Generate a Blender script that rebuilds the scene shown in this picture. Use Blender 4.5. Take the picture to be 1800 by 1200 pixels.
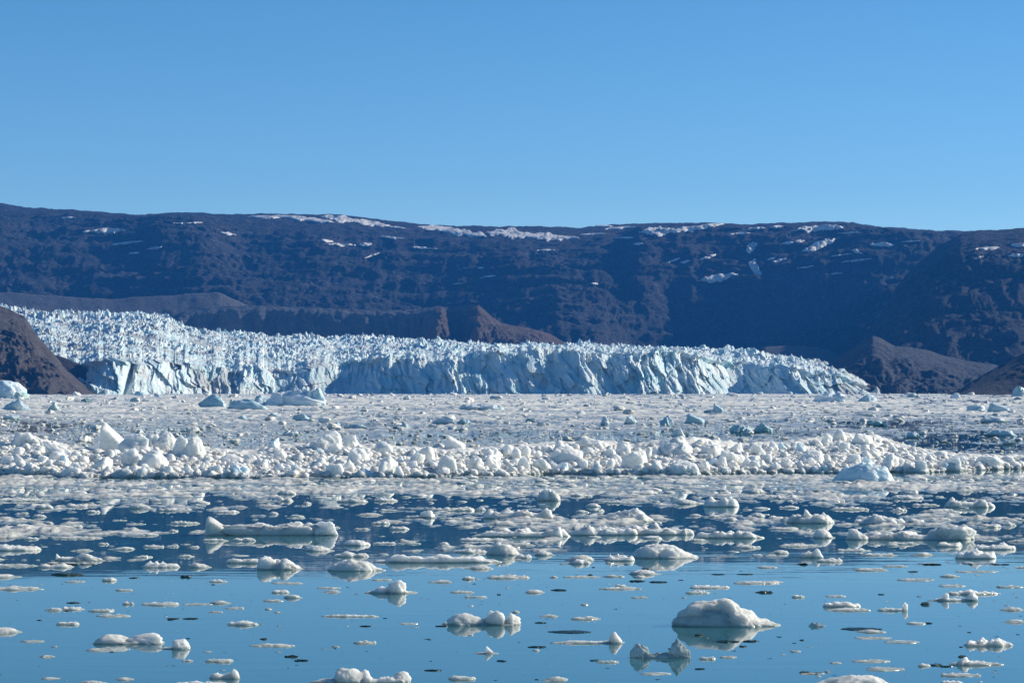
import bpy, math, random
import numpy as np
from mathutils import Vector
from mathutils.bvhtree import BVHTree

R = math.radians
scene = bpy.context.scene
for o in list(bpy.data.objects):
    bpy.data.objects.remove(o, do_unlink=True)
col = scene.collection

# ------------------------------------------------------------------ camera
CAM_H, FPX, HORIZON = 4.5, 4250.0, 686.0          # focal length in pixels of the 1800 x 1200 photograph
PITCH = math.atan((HORIZON - 600.0) / FPX)
cam_data = bpy.data.cameras.new('camera')
cam_data.sensor_width = 36.0
cam_data.lens = FPX * 36.0 / 1800.0
cam_data.clip_start = 0.5
cam_data.clip_end = 60000.0
cam = bpy.data.objects.new('camera', cam_data)
cam.location = (0, 0, CAM_H)
cam.rotation_euler = (R(90) + PITCH, 0, 0)
col.objects.link(cam)
scene.camera = cam

# ------------------------------------------------------------------ sky and sun
SUN_AZ, SUN_EL = 67.0, 26.0                       # degrees right of the view direction, above the horizon
world = bpy.data.worlds.new('World')
scene.world = world
world.use_nodes = True
wn, wl = world.node_tree.nodes, world.node_tree.links
wn.clear()
sky = wn.new('ShaderNodeTexSky')
sky.sky_type = 'NISHITA'
sky.sun_disc = False
sky.sun_elevation = R(SUN_EL)
sky.sun_rotation = R(SUN_AZ)
sky.altitude = 3500.0
sky.air_density = 1.0
sky.dust_density = 0.0
sky.ozone_density = 2.0
bg = wn.new('ShaderNodeBackground')
bg.inputs['Strength'].default_value = 0.081
wo = wn.new('ShaderNodeOutputWorld')
hs = wn.new('ShaderNodeHueSaturation')            # the photograph's strong colour, over the whole sky alike
hs.inputs['Saturation'].default_value = 1.29
wl.new(sky.outputs[0], hs.inputs['Color'])
tint = wn.new('ShaderNodeMix'); tint.data_type = 'RGBA'; tint.blend_type = 'MULTIPLY'
tint.inputs[0].default_value = 1.0
tint.inputs[7].default_value = (1.0, 1.045, 0.985, 1)
wl.new(hs.outputs[0], tint.inputs[6])
wl.new(tint.outputs[2], bg.inputs['Color'])
wl.new(bg.outputs[0], wo.inputs['Surface'])

sun_data = bpy.data.lights.new('sun', 'SUN')
sun_data.energy = 3.9
sun_data.angle = R(0.5)
sun_data.color = (1.0, 0.93, 0.78)
sun = bpy.data.objects.new('sun', sun_data)
SUN_DIR = Vector((math.sin(R(SUN_AZ)) * math.cos(R(SUN_EL)), math.cos(R(SUN_AZ)) * math.cos(R(SUN_EL)), math.sin(R(SUN_EL))))
sun.rotation_euler = SUN_DIR.to_track_quat('Z', 'Y').to_euler()
sun.location = (300, 200, 300)
col.objects.link(sun)

vs = scene.view_settings
vs.view_transform = 'Standard'
vs.look = 'None'
vs.exposure = 0.70
vs.gamma = 1.0
vs.use_curve_mapping = False
scene.render.engine = 'CYCLES'
scene.cycles.use_denoising = True
scene.cycles.max_bounces = 6
scene.cycles.diffuse_bounces = 3
scene.cycles.glossy_bounces = 3
scene.cycles.transmission_bounces = 2
scene.cycles.volume_bounces = 0
scene.cycles.sample_clamp_indirect = 4.0

# ------------------------------------------------------------------ numbers: noise and picture geometry
rng = np.random.default_rng(7)
PERM = np.concatenate([rng.permutation(256)] * 3).astype(np.int64)
GRAD = rng.normal(size=(256, 3))
GRAD /= np.linalg.norm(GRAD, axis=1)[:, None]

def perlin(x, y, z=0.0):
    x, y, z = np.broadcast_arrays(np.asarray(x, float), np.asarray(y, float), np.asarray(z, float))
    xi, yi, zi = np.floor(x).astype(np.int64), np.floor(y).astype(np.int64), np.floor(z).astype(np.int64)
    xf, yf, zf = x - xi, y - yi, z - zi
    xi, yi, zi = xi & 255, yi & 255, zi & 255
    u, v, w = (t * t * t * (t * (t * 6 - 15) + 10) for t in (xf, yf, zf))
    def g(a, b, c):
        h = PERM[PERM[PERM[(xi + a) & 255] + ((yi + b) & 255)] + ((zi + c) & 255)]
        G = GRAD[h]
        return G[..., 0] * (xf - a) + G[..., 1] * (yf - b) + G[..., 2] * (zf - c)
    def L(a, b, t): return a + (b - a) * t
    return 1.6 * L(L(L(g(0, 0, 0), g(1, 0, 0), u), L(g(0, 1, 0), g(1, 1, 0), u), v),
                   L(L(g(0, 0, 1), g(1, 0, 1), u), L(g(0, 1, 1), g(1, 1, 1), u), v), w)

def fbm(x, y, z=0.0, octaves=5, gain=0.5, lac=2.03):
    s, a, f = 0.0, 1.0, 1.0
    for k in range(octaves):
        s = s + a * perlin(x * f + 17.3 * k, y * f - 9.1 * k, np.asarray(z) * f + 3.7 * k)
        a *= gain; f *= lac
    return s

def ridged(x, y, z=0.0, octaves=4, gain=0.5):
    s, a, f, tot = 0.0, 1.0, 1.0, 0.0
    for k in range(octaves):
        s = s + a * (1 - np.abs(perlin(x * f + 31.7 * k, y * f + 5.9 * k, np.asarray(z) * f)))
        tot += a; a *= gain; f *= 2.07
    return s / tot

def worley(x, y, seed=0):
    """distance to the nearest feature point, to the second, and that cell's random number"""
    xi, yi = np.floor(x).astype(np.int64), np.floor(y).astype(np.int64)
    f1 = np.full(x.shape, 9.0); f2 = np.full(x.shape, 9.0); rid = np.zeros(x.shape)
    for a in (-1, 0, 1):
        for b in (-1, 0, 1):
            h = PERM[PERM[(xi + a + seed) & 255] + ((yi + b) & 255)]
            h2 = PERM[h + 57]; h3 = PERM[h + 131]
            px_, py_ = xi + a + 0.1 + 0.8 * h / 255.0, yi + b + 0.1 + 0.8 * h2 / 255.0
            d = np.hypot(px_ - x, py_ - y)
            n = d < f1
            f2 = np.where(n, f1, np.minimum(f2, d))
            rid = np.where(n, h3 / 255.0, rid)
            f1 = np.where(n, d, f1)
    return f1, f2, rid

def smooth(a, b, t):
    u = np.clip((t - a) / (b - a), 0, 1)
    return u * u * (3 - 2 * u)

CP, SP = math.cos(PITCH), math.sin(PITCH)
def ray(px, py):
    X = (np.asarray(px, float) - 900.0) / FPX
    Z = (600.0 - np.asarray(py, float)) / FPX
    return X, CP - SP * Z, SP + CP * Z
def at_depth(px, py, Y):
    dx, dy, dz = ray(px, py)
    t = Y / dy
    return dx * t, Y + 0 * dx, CAM_H + dz * t
def on_water(px, py, z=0.0):
    dx, dy, dz = ray(px, py)
    t = (z - CAM_H) / dz
    return dx * t, dy * t
def to_pixel(x, y, z):
    f = y * CP + (z - CAM_H) * SP
    u = -y * SP + (z - CAM_H) * CP
    return 900 + FPX * x / f, 600 - FPX * u / f
def curve(pts, t):
    p = np.array(pts, float)
    return np.interp(t, p[:, 0], p[:, 1])

# ------------------------------------------------------------------ mesh helpers
def mesh_np(name, V, F, smooth_shade=True):
    """one mesh from arrays: V (n,3), F (m,3 or 4)"""
    me = bpy.data.meshes.new(name)
    V = np.ascontiguousarray(V, dtype=np.float32); F = np.ascontiguousarray(F, dtype=np.int32)
    me.vertices.add(len(V)); me.vertices.foreach_set('co', V.ravel())
    k = F.shape[1]
    me.loops.add(F.size); me.loops.foreach_set('vertex_index', F.ravel())
    me.polygons.add(len(F))
    me.polygons.foreach_set('loop_start', np.arange(0, F.size, k, dtype=np.int32))
    me.polygons.foreach_set('use_smooth', np.full(len(F), smooth_shade))
    me.update(calc_edges=True)
    me.validate()
    return me
def obj(name, me, mat=None, parent=None, loc=None):
    o = bpy.data.objects.new(name, me)
    col.objects.link(o)
    if mat is not None and not me.materials: me.materials.append(mat)
    if parent is not None: o.parent = parent
    if loc is not None: o.location = loc
    return o
def tag(o, label=None, cat=None, group=None, kind=None):
    for k, v in (('label', label), ('category', cat), ('group', group), ('kind', kind)):
        if v: o[k] = v
    return o
def grid_faces(nr, nc):
    i = np.arange(nr - 1)[:, None] * nc + np.arange(nc - 1)[None, :]
    return np.stack([i, i + 1, i + nc + 1, i + nc], -1).reshape(-1, 4)

# ------------------------------------------------------------------ materials
def new_mat(name):
    m = bpy.data.materials.new(name); m.use_nodes = True
    nt = m.node_tree; nt.nodes.clear()
    out = nt.nodes.new('ShaderNodeOutputMaterial')
    b = nt.nodes.new('ShaderNodeBsdfPrincipled')
    nt.links.new(b.outputs[0], out.inputs['Surface'])
    return m, nt, b
class NT:
    def __init__(s, nt): s.nt = nt
    def n(s, typ, **kw):
        nd = s.nt.nodes.new(typ)
        for k, v in kw.items():
            if k in nd.inputs.keys(): 
                s.set(nd.inputs[k], v)
            else: setattr(nd, k, v)
        return nd
    def set(s, inp, v):
        if isinstance(v, bpy.types.NodeSocket): s.nt.links.new(v, inp)
        else: inp.default_value = v
    def coords(s, scale=(1, 1, 1), world_space=True):
        c = s.nt.nodes.new('ShaderNodeNewGeometry').outputs['Position'] if world_space else s.nt.nodes.new('ShaderNodeTexCoord').outputs['Object']
        mp = s.nt.nodes.new('ShaderNodeMapping'); s.nt.links.new(c, mp.inputs['Vector'])
        mp.inputs['Scale'].default_value = scale
        return mp.outputs[0]
    def noise(s, vec, scale, detail=6, rough=0.55, dist=0.0):
        nd = s.nt.nodes.new('ShaderNodeTexNoise')
        s.nt.links.new(vec, nd.inputs['Vector'])
        nd.inputs['Scale'].default_value = scale; nd.inputs['Detail'].default_value = detail
        nd.inputs['Roughness'].default_value = rough; nd.inputs['Distortion'].default_value = dist
        return nd.outputs['Fac']
    def ramp(s, fac, stops):
        nd = s.nt.nodes.new('ShaderNodeValToRGB'); s.nt.links.new(fac, nd.inputs[0])
        e = nd.color_ramp.elements
        while len(e) < len(stops): e.new(0.5)
        for k, (p, c) in enumerate(stops):
            e[k].position = p; e[k].color = (*c, 1) if len(c) == 3 else c
        return nd.outputs[0]
    def rng(s, v, a, b, c=0.0, d=1.0):
        nd = s.nt.nodes.new('ShaderNodeMapRange'); s.nt.links.new(v, nd.inputs[0])
        for k, x in zip((1, 2, 3, 4), (a, b, c, d)): nd.inputs[k].default_value = x
        return nd.outputs[0]
    def mix(s, fac, a, b, mode='MIX'):
        nd = s.nt.nodes.new('ShaderNodeMix'); nd.data_type = 'RGBA'; nd.blend_type = mode
        s.set(nd.inputs[0], fac)
        s.set(nd.inputs[6], a if isinstance(a, bpy.types.NodeSocket) else (*a, 1))
        s.set(nd.inputs[7], b if isinstance(b, bpy.types.NodeSocket) else (*b, 1))
        return nd.outputs[2]
    def math(s, op, a, b=0.0):
        nd = s.nt.nodes.new('ShaderNodeMath'); nd.operation = op
        s.set(nd.inputs[0], a); s.set(nd.inputs[1], b)
        return nd.outputs[0]
    def bump(s, height, strength, dist, normal=None):
        nd = s.nt.nodes.new('ShaderNodeBump'); s.nt.links.new(height, nd.inputs['Height'])
        nd.inputs['Strength'].default_value = strength; nd.inputs['Distance'].default_value = dist
        if normal is not None: s.nt.links.new(normal, nd.inputs['Normal'])
        return nd.outputs[0]

def rock_mat(name, dark, mid, pale, scale=0.02, bump_d=6.0, veg=None):
    m, nt, b = new_mat(name); N = NT(nt)
    v = N.coords()
    n1 = N.noise(v, scale, 8, 0.62, 0.4)
    n2 = N.noise(N.coords((1, 1, 3.0)), scale * 5, 6, 0.65)
    c = N.ramp(n1, [(0.30, dark), (0.52, mid), (0.72, pale)])
    c2 = N.ramp(n2, [(0.3, dark), (0.55, mid), (0.75, pale)])
    n4 = N.noise(v, scale * 7, 5, 0.7)
    c = N.mix(0.5, c, c2)
    c = N.mix(N.rng(n4, 0.52, 0.66, 0, 0.85), c, pale)
    if veg:
        n3 = N.noise(v, scale * 0.45, 4, 0.5)
        c = N.mix(N.rng(n3, 0.48, 0.66, 0, 0.75), c, veg)
    nt.links.new(c, b.inputs['Base Color'])
    b.inputs['Roughness'].default_value = 0.9
    b.inputs['Specular IOR Level'].default_value = 0.2
    bm = N.bump(n2, 1.0, bump_d)
    nt.links.new(bm, b.inputs['Normal'])
    return m
M = {}
M['mountain'] = rock_mat('mountain_rock', (.008, .012, .020), (.021, .025, .034), (.125, .112, .112), 0.018, 14.0, (.024, .022, .024))
M['outcrop'] = rock_mat('rusty_outcrop', (.045, .036, .032), (.11, .082, .066), (.24, .17, .125), 0.03, 10.0)
M['moraine'] = rock_mat('moraine_till', (.065, .068, .078), (.10, .10, .108), (.145, .138, .14), 0.03, 4.0)
M['dark_moraine'] = rock_mat('dark_moraine_till', (.034, .040, .054), (.058, .064, .078), (.10, .10, .11), 0.03, 6.0)
M['terrace'] = rock_mat('terrace_rock', (.062, .074, .096), (.090, .102, .124), (.135, .138, .148), 0.02, 10.0)
M['headland'] = rock_mat('headland_rock', (.050, .045, .047), (.10, .088, .085), (.17, .148, .135), 0.05, 5.0, (.10, .08, .065))
M['dark_headland'] = rock_mat('dark_headland_rock', (.022, .022, .024), (.05, .047, .047), (.09, .08, .075), 0.05, 5.0)

def snow_mat():
    m, nt, b = new_mat('old_snow'); N = NT(nt)
    n1 = N.noise(N.coords(), 0.05, 6, 0.6)
    nt.links.new(N.ramp(n1, [(0.3, (.42, .40, .39)), (0.55, (.66, .63, .60))]), b.inputs['Base Color'])
    b.inputs['Roughness'].default_value = 0.8
    return m
M['snow'] = snow_mat()

def glacier_mat():
    m, nt, b = new_mat('glacier_ice'); N = NT(nt)
    v = N.coords()
    n1 = N.noise(v, 0.035, 6, 0.6, 0.6)
    n2 = N.noise(N.coords((1, 1, .35)), 0.16, 6, 0.65)
    c = N.ramp(n1, [(0.34, (.50, .76, .79)), (0.46, (.70, .85, .85)), (0.62, (.86, .90, .86))])
    c = N.mix(N.rng(n2, 0.45, 0.7, 0, 0.5), c, (.88, .90, .86))
    # rock dust carried on the ice, thickest along the glacier's margins
    sep = nt.nodes.new('ShaderNodeSeparateXYZ'); nt.links.new(nt.nodes.new('ShaderNodeNewGeometry').outputs['Position'], sep.inputs[0])
    left = N.rng(sep.outputs['X'], -80.0, -480.0, 0.15, 1.0)
    right = N.rng(sep.outputs['X'], 330.0, 450.0, 0.0, 1.3)
    side = N.math('MAXIMUM', left, right)
    n3 = N.noise(N.coords((.8, .5, .5)), 0.03, 7, 0.68, 0.5)
    dirt = N.math('MULTIPLY', N.rng(n3, 0.46, 0.62, 0, 0.7), side)
    c = N.mix(dirt, c, (.25, .215, .185))
    nt.links.new(c, b.inputs['Base Color'])
    b.inputs['Roughness'].default_value = 0.6
    b.inputs['Subsurface Weight'].default_value = 0.0
    b.inputs['Subsurface Radius'].default_value = (.5, .85, 1.0)
    b.inputs['Subsurface Scale'].default_value = 7.0
    n4 = N.noise(N.coords((1, 1, .45)), 0.30, 6, 0.7)
    nt.links.new(N.bump(n4, 1.0, 3.0), b.inputs['Normal'])
    return m
M['glacier'] = glacier_mat()

def ice_mat(name, white, grey, wet, sss=0.25, rough=0.5, wet_z=0.05, detail=6.0, bump_d=0.05, spread=0.3):
    m, nt, b = new_mat(name); N = NT(nt)
    geo = nt.nodes.new('ShaderNodeNewGeometry'); sep = nt.nodes.new('ShaderNodeSeparateXYZ')
    nt.links.new(geo.outputs['Position'], sep.inputs[0])
    v = N.coords()
    n1 = N.noise(v, detail * 0.3, 5, 0.6, 0.3)
    n2 = N.noise(v, detail * 1.6, 9, 0.72)
    info = nt.nodes.new('ShaderNodeObjectInfo')
    t = N.math('ADD', n1, N.rng(info.outputs['Random'], 0, 1, -spread * .5, spread * .5))
    c = N.ramp(t, [(0.34, white), (0.66, grey)])
    z = N.math('ADD', sep.outputs['Z'], N.rng(n1, 0.3, 0.7, -wet_z * .7, wet_z * .7))
    w = N.rng(z, wet_z * .4, wet_z * 1.6, 1.0, 0.0)
    c = N.mix(w, c, wet)
    nt.links.new(c, b.inputs['Base Color'])
    nt.links.new(N.rng(w, 0, 1, rough, 0.12), b.inputs['Roughness'])
    b.inputs['IOR'].default_value = 1.31
    if sss > 0:
        b.inputs['Subsurface Weight'].default_value = sss
        b.inputs['Subsurface Radius'].default_value = (.85, .92, 1.0)
        b.inputs['Subsurface Scale'].default_value = 0.45
    vo = nt.nodes.new('ShaderNodeTexVoronoi'); vo.feature = 'SMOOTH_F1'        # melt scallops
    nt.links.new(v, vo.inputs['Vector']); vo.inputs['Scale'].default_value = detail * 1.1
    scallop = N.bump(vo.outputs['Distance'], 0.7, bump_d * 1.4)
    nt.links.new(N.bump(n2, 0.8, bump_d, scallop), b.inputs['Normal'])
    return m
M['floe'] = ice_mat('floe_ice', (.90, .87, .79), (.66, .645, .585), (.42, .48, .44), 0.7, 0.42, 0.03, 7.0, 0.05, 0.35)
M['block'] = ice_mat('block_ice', (.93, .905, .84), (.79, .785, .74), (.48, .54, .50), 0.8, 0.5, 0.10, 2.5, 0.10, 0.3)
M['paleblue'] = ice_mat('pale_blue_ice', (.82, .89, .91), (.60, .76, .81), (.42, .60, .64), 0.7, 0.2, 0.06, 2.0, 0.06, 0.2)
M['berg'] = ice_mat('berg_ice', (.80, .87, .90), (.50, .68, .75), (.25, .42, .46), 0.0, 0.5, 0.25, 0.6, 0.5, 0.5)
M['blueberg'] = ice_mat('blue_berg_ice', (.58, .72, .76), (.38, .58, .65), (.28, .46, .52), 0.0, 0.35, 0.25, 0.6, 0.3, 0.3)
M['greenberg'] = ice_mat('green_berg_ice', (.50, .63, .61), (.28, .46, .45), (.18, .33, .33), 0.0, 0.3, 0.25, 0.6, 0.3, 0.3)
M['brash'] = ice_mat('brash_ice', (.91, .885, .81), (.74, .72, .66), (.52, .54, .52), 0.6, 0.6, 0.07, 1.6, 0.12, 0.1)
M['melange'] = ice_mat('melange_ice', (.92, .895, .82), (.56, .55, .505), (.53, .525, .48), 0.0, 0.7, 0.10, 0.5, 0.3, 0.1)
M['slush'] = ice_mat('slush_ice', (.80, .775, .70), (.42, .42, .385), (.33, .355, .325), 0.0, 0.5, 0.03, 2.2, 0.08, 0.1)
M['clear'] = ice_mat('clear_dark_ice', (.10, .15, .14), (.025, .05, .045), (.02, .04, .035), 0.0, 0.15, 0.02, 8.0, 0.05, 0.4)

def glass_ice():
    m, nt, b = new_mat('glassy_ice'); N = NT(nt)
    v = N.coords()
    n1 = N.noise(v, 3.0, 5, 0.6)
    nt.links.new(N.ramp(n1, [(.35, (.62, .70, .68)), (.65, (.88, .90, .89))]), b.inputs['Base Color'])
    b.inputs['Roughness'].default_value = 0.03
    b.inputs['IOR'].default_value = 1.31
    b.inputs['Transmission Weight'].default_value = 0.55
    n2 = N.noise(v, 14.0, 4, 0.6)
    nt.links.new(N.bump(n2, 0.7, 0.06), b.inputs['Normal'])
    return m
M['glassy'] = glass_ice()

def water_mat():
    m, nt, b = new_mat('fjord_water'); N = NT(nt)
    b.inputs['Base Color'].default_value = (.034, .135, .155, 1)
    b.inputs['Roughness'].default_value = 0.0
    b.inputs['IOR'].default_value = 1.333
    n1 = N.noise(N.coords((.35, 1.6, 1)), 0.9, 3, 0.5)
    patch = N.noise(N.coords((.02, .16, 1)), 1.0, 2, 0.5)
    h = N.math('MULTIPLY', n1, N.rng(patch, 0.42, 0.62, 0.12, 1.0))
    nt.links.new(N.bump(h, 1.0, 0.003), b.inputs['Normal'])
    return m
M['water'] = water_mat()

# ------------------------------------------------------------------ the setting: water
NEAR_Y, FAR_Y, SIDE_X = -400.0, 6900.0, 4500.0
me = mesh_np('water', [(-SIDE_X, NEAR_Y, 0), (SIDE_X, NEAR_Y, 0), (SIDE_X, FAR_Y, 0), (-SIDE_X, FAR_Y, 0)], np.array([[0, 1, 2, 3]]))
water = tag(obj('water', me, M['water']), kind='structure')

# ------------------------------------------------------------------ the setting: rock
def terrain(name, skyline, px0, px1, ncol, nrow, y_base, y_ridge, base_py, profile, relief, ribs, mat, ridge_rough=3.0, back=0.25, seed=0.0, stretch=1.0, jag=1.5):
    """a slope that climbs from its foot (depth y_base) to its skyline (depth y_ridge); columns fan out from the viewpoint so that detail is even"""
    px = np.linspace(px0, px1, ncol)
    nb = 6
    s = np.concatenate([np.linspace(0, 1, nrow), 1 + np.linspace(0, back, nb + 1)[1:]])
    P, S = np.meshgrid(px, s)
    yb = y_base(P) if callable(y_base) else y_base + 0 * P
    yr = y_ridge(P) if callable(y_ridge) else y_ridge + 0 * P
    sk = curve(skyline, P) if not callable(skyline) else skyline(P)
    zr = at_depth(P, sk, yr)[2]
    bp = base_py(P) if callable(base_py) else base_py + 0 * P
    zb = np.minimum(at_depth(P, bp, yb)[2], zr)
    Y = yb + (yr - yb) * S
    g = profile(P, np.clip(S, 0, 1))
    Z = zb + (zr - zb) * g
    over = np.clip(S - 1, 0, None) / back
    Z = Z - over * (zr - zb) * 0.5
    X = at_depth(P, sk, Y)[0]
    amp = np.clip((zr - zb) / 120.0, 0.02, 1.0)
    t = (1 - 0.65 * smooth(0.5, 0.75, S)) * (1 - smooth(0.80, 1.0, S)) * amp
    t_foot = smooth(0.0, 0.05, S)
    for (a, sc, kind) in relief:
        n = fbm(X / (sc * stretch) + seed, Y / sc, seed, 5) if kind == 'f' else (ridged(X / (sc * stretch) + seed, Y / sc, seed, 5) - 0.72) * 2.2
        Z = Z + a * n * np.maximum(t, 0.0) * t_foot
    for (a, sx, sz) in ribs:
        n = ridged(X / sx + seed, Z / sz, Y / (sx * 6) + seed, 4) - 0.7
        Y = Y + a * 2.0 * n * t
    Z = Z + ridge_rough * fbm(X / 30 + seed, Y / 30, 0.5 + seed, 4) * amp
    los = at_depth(P, sk + jag * fbm(P / 14.0 + seed, P * 0 + seed, 0.2, 4), Y)[2]     # nothing in front stands above the skyline
    Z = np.where(S < 0.999, np.minimum(Z, los - 1.0 - 6.0 * (1 - S)), Z)
    V = np.stack([X, Y, np.maximum(Z, -2.0)], -1).reshape(-1, 3)
    F = grid_faces(len(s), ncol)
    me = mesh_np(name, V, F)
    o = tag(obj(name, me, mat), kind='structure')
    return o, V, F

SKY_MAIN = [(-500, 352), (-200, 350), (-60, 352), (0, 357), (60, 366), (130, 368), (200, 374), (245, 378), (290, 375), (330, 373), (380, 376), (430, 377),
            (470, 375), (520, 376), (600, 377), (650, 384), (700, 390), (760, 395), (820, 397), (880, 398), (960, 398), (1020, 401), (1060, 396), (1110, 393),
            (1180, 391), (1260, 392), (1320, 394), (1390, 391), (1450, 389), (1500, 391), (1545, 398), (1600, 402), (1650, 405), (1700, 406), (1760, 405), (2300, 395)]
def main_profile(P, S):
    cliff = (1 - smooth(330, 460, P)) * 0.75 + smooth(1085, 1125, P) * 0.95
    gentle = 1 - (1 - S) ** 1.35
    steep = np.interp(S, [0, .10, .30, .42, .60, 1.0], [0, .10, .60, .78, .88, 1.0])
    low = np.interp(S, [0, .10, .20, .55, .80, 1.0], [0, .24, .36, .74, .93, 1.0])
    return cliff * steep + (1 - cliff) * (0.3 * gentle + 0.7 * low)
def main_base(P): return 4800 + 150 * smooth(1050, 1110, P) * (1 - smooth(1400, 1600, P)) + 60 * np.sin(P / 90.0)
def main_ridge(P): return 6150 + 120 * np.sin(P / 260.0)
mountain, MV, MF = terrain('mountain', SKY_MAIN, -420, 2200, 860, 200, main_base, main_ridge, 668, main_profile,
                           [(44, 420, 'r'), (12, 150, 'f'), (10, 45, 'r'), (7, 18, 'f')], [(34, 140, 420), (24, 420, 26), (14, 60, 90), (11, 90, 10)], M['mountain'], 2.5, stretch=1.9)

SKY_SPUR = [(1440, 640), (1500, 612), (1530, 582), (1555, 540), (1575, 505), (1600, 474), (1625, 452), (1645, 438), (1665, 424), (1690, 411), (1715, 405), (1750, 404),
            (1800, 401), (1900, 395), (2300, 380)]
def spur_profile(P, S):
    return np.interp(S, [0, .12, .22, .36, .50, .72, 1.0], [0, .28, .36, .42, .70, .88, 1.0])
spur, SV, SF = terrain('mountain', SKY_SPUR, 1450, 2250, 380, 200, 3700, 4750, 690, spur_profile,
                       [(36, 260, 'r'), (12, 100, 'f'), (7, 34, 'r'), (4, 13, 'f')], [(30, 110, 300), (16, 300, 20), (10, 40, 60)], M['mountain'], 2.2, seed=4.3, stretch=1.6)

SKY_BANK = [(-420, 505), (-60, 512), (30, 515), (80, 519), (150, 524), (200, 525), (260, 521), (320, 518), (345, 515), (385, 514), (402, 521), (425, 532), (445, 540), (480, 556), (520, 575)]
bank, BV, BF = terrain('moraine_bank', SKY_BANK, -400, 520, 260, 40, 4480, 4640, 610, lambda P, S: S ** 0.9, [(6, 60, 'r'), (3, 22, 'f')], [(4, 30, 60)], M['moraine'], 1.5, seed=1.7)

SKY_TERR = [(230, 600), (285, 575), (305, 556), (325, 546), (370, 541), (430, 536), (480, 538), (560, 541), (650, 545), (700, 545), (752, 541), (768, 538), (790, 540), (815, 536), (842, 535),
            (852, 550), (862, 580), (875, 625), (890, 660)]
terrace, TV, TF = terrain('rock_terrace', SKY_TERR, 230, 885, 330, 70, lambda P: 4425 - 60 * np.exp(-((P - 765) / 14.0) ** 2), lambda P: 4480 - 40 * np.exp(-((P - 840) / 60.0) ** 2), 660,
                          lambda P, S: np.interp(S, [0, .35, .55, 1], [0, .75, .92, 1]),
                          [(4, 60, 'r'), (3, 20, 'f')], [(16, 60, 120), (9, 22, 40)], M['terrace'], 2.0, seed=2.9)

SKY_OUT = [(740, 640), (756, 560), (764, 541), (776, 538), (786, 552), (796, 590), (806, 600), (815, 560), (826, 540), (840, 536), (852, 545), (866, 556), (885, 568), (910, 574), (940, 578), (965, 586), (990, 600), (1020, 606), (1060, 622), (1110, 640)]
terrain('rock_outcrop', SKY_OUT, 742, 1105, 260, 90, lambda P: 4230 + 0 * P, lambda P: 4440 + 60 * smooth(880, 1000, P), 668, lambda P, S: np.interp(S, [0, .4, 1], [0, .55, 1]),
        [(26, 60, 'r'), (12, 24, 'f'), (6, 10, 'r')], [(30, 60, 160), (14, 22, 40)], M['outcrop'], 2.5, seed=15.3)

SKY_SHELF = [(1300, 640), (1330, 616), (1345, 609), (1400, 607), (1440, 609), (1460, 616), (1490, 635)]
terrain('moraine_bank', SKY_SHELF, 1305, 1490, 90, 30, 4080, 4160, 650, lambda P, S: S, [(3, 40, 'r')], [(3, 30, 40)], M['moraine'], 1.0, seed=6.1)

SKY_LEFT = [(-500, 380), (-200, 445), (-60, 508), (0, 538), (22, 546), (45, 560), (58, 578), (72, 598), (90, 616), (104, 634), (118, 650), (134, 664), (150, 678), (166, 690), (205, 700)]
terrain('rock_headland', SKY_LEFT, -420, 205, 330, 130, lambda P: 2560 + 60 * smooth(100, 205, P), lambda P: 2900 - 150 * smooth(20, 205, P), 699,
        lambda P, S: np.interp(S, [0, .25, .45, .55, 1], [0, .32, .52, .60, 1]), [(26, 120, 'r'), (14, 40, 'f'), (7, 13, 'r'), (2.5, 5, 'f')], [(34, 70, 46), (14, 160, 9), (14, 20, 16)], M['headland'], 3.0, seed=8.2, jag=5.0)

SKY_CRAG = [(60, 618), (92, 622), (112, 628), (140, 641), (160, 651), (176, 664), (190, 678), (200, 690), (206, 698)]
terrain('rock_crag', SKY_CRAG, 60, 206, 110, 50, 2905, 2945, 700, lambda P, S: S ** .8, [(5, 30, 'r'), (3, 12, 'f')], [(7, 22, 40), (4, 9, 14)], M['dark_headland'], 1.2, seed=13.7)

SKY_MOR = [(1400, 690), (1440, 648), (1470, 632), (1500, 611), (1520, 598), (1534, 590), (1548, 594), (1572, 608), (1600, 610), (1625, 614), (1660, 625), (1700, 634), (1745, 640), (1800, 655), (1900, 640)]
terrain('moraine_hill', SKY_MOR, 1425, 1860, 240, 110, lambda P: 3080 + 0 * P, lambda P: 3420 + 80 * smooth(1550, 1700, P), 697,
        lambda P, S: np.interp(S, [0, .15, .5, 1], [0, .12, .45, 1]), [(30, 110, 'r'), (14, 36, 'f'), (5, 10, 'r')], [(24, 50, 90), (10, 120, 8), (9, 14, 30)], M['dark_moraine'], 1.6, seed=9.4, jag=2.5)

SKY_DARK = [(1660, 693), (1685, 686), (1705, 672), (1740, 652), (1775, 634), (1800, 620), (1860, 590), (1950, 560), (2200, 500)]
terrain('dark_headland', SKY_DARK, 1665, 2200, 240, 90, 2450, lambda P: 2760 + 0 * P, 699, lambda P, S: np.interp(S, [0, .2, .5, 1], [0, .35, .68, 1]),
        [(12, 100, 'r'), (6, 35, 'f'), (2, 11, 'r')], [(20, 40, 50), (9, 120, 8), (8, 14, 16)], M['dark_headland'], 2.4, seed=11.2, jag=4.0)

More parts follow.
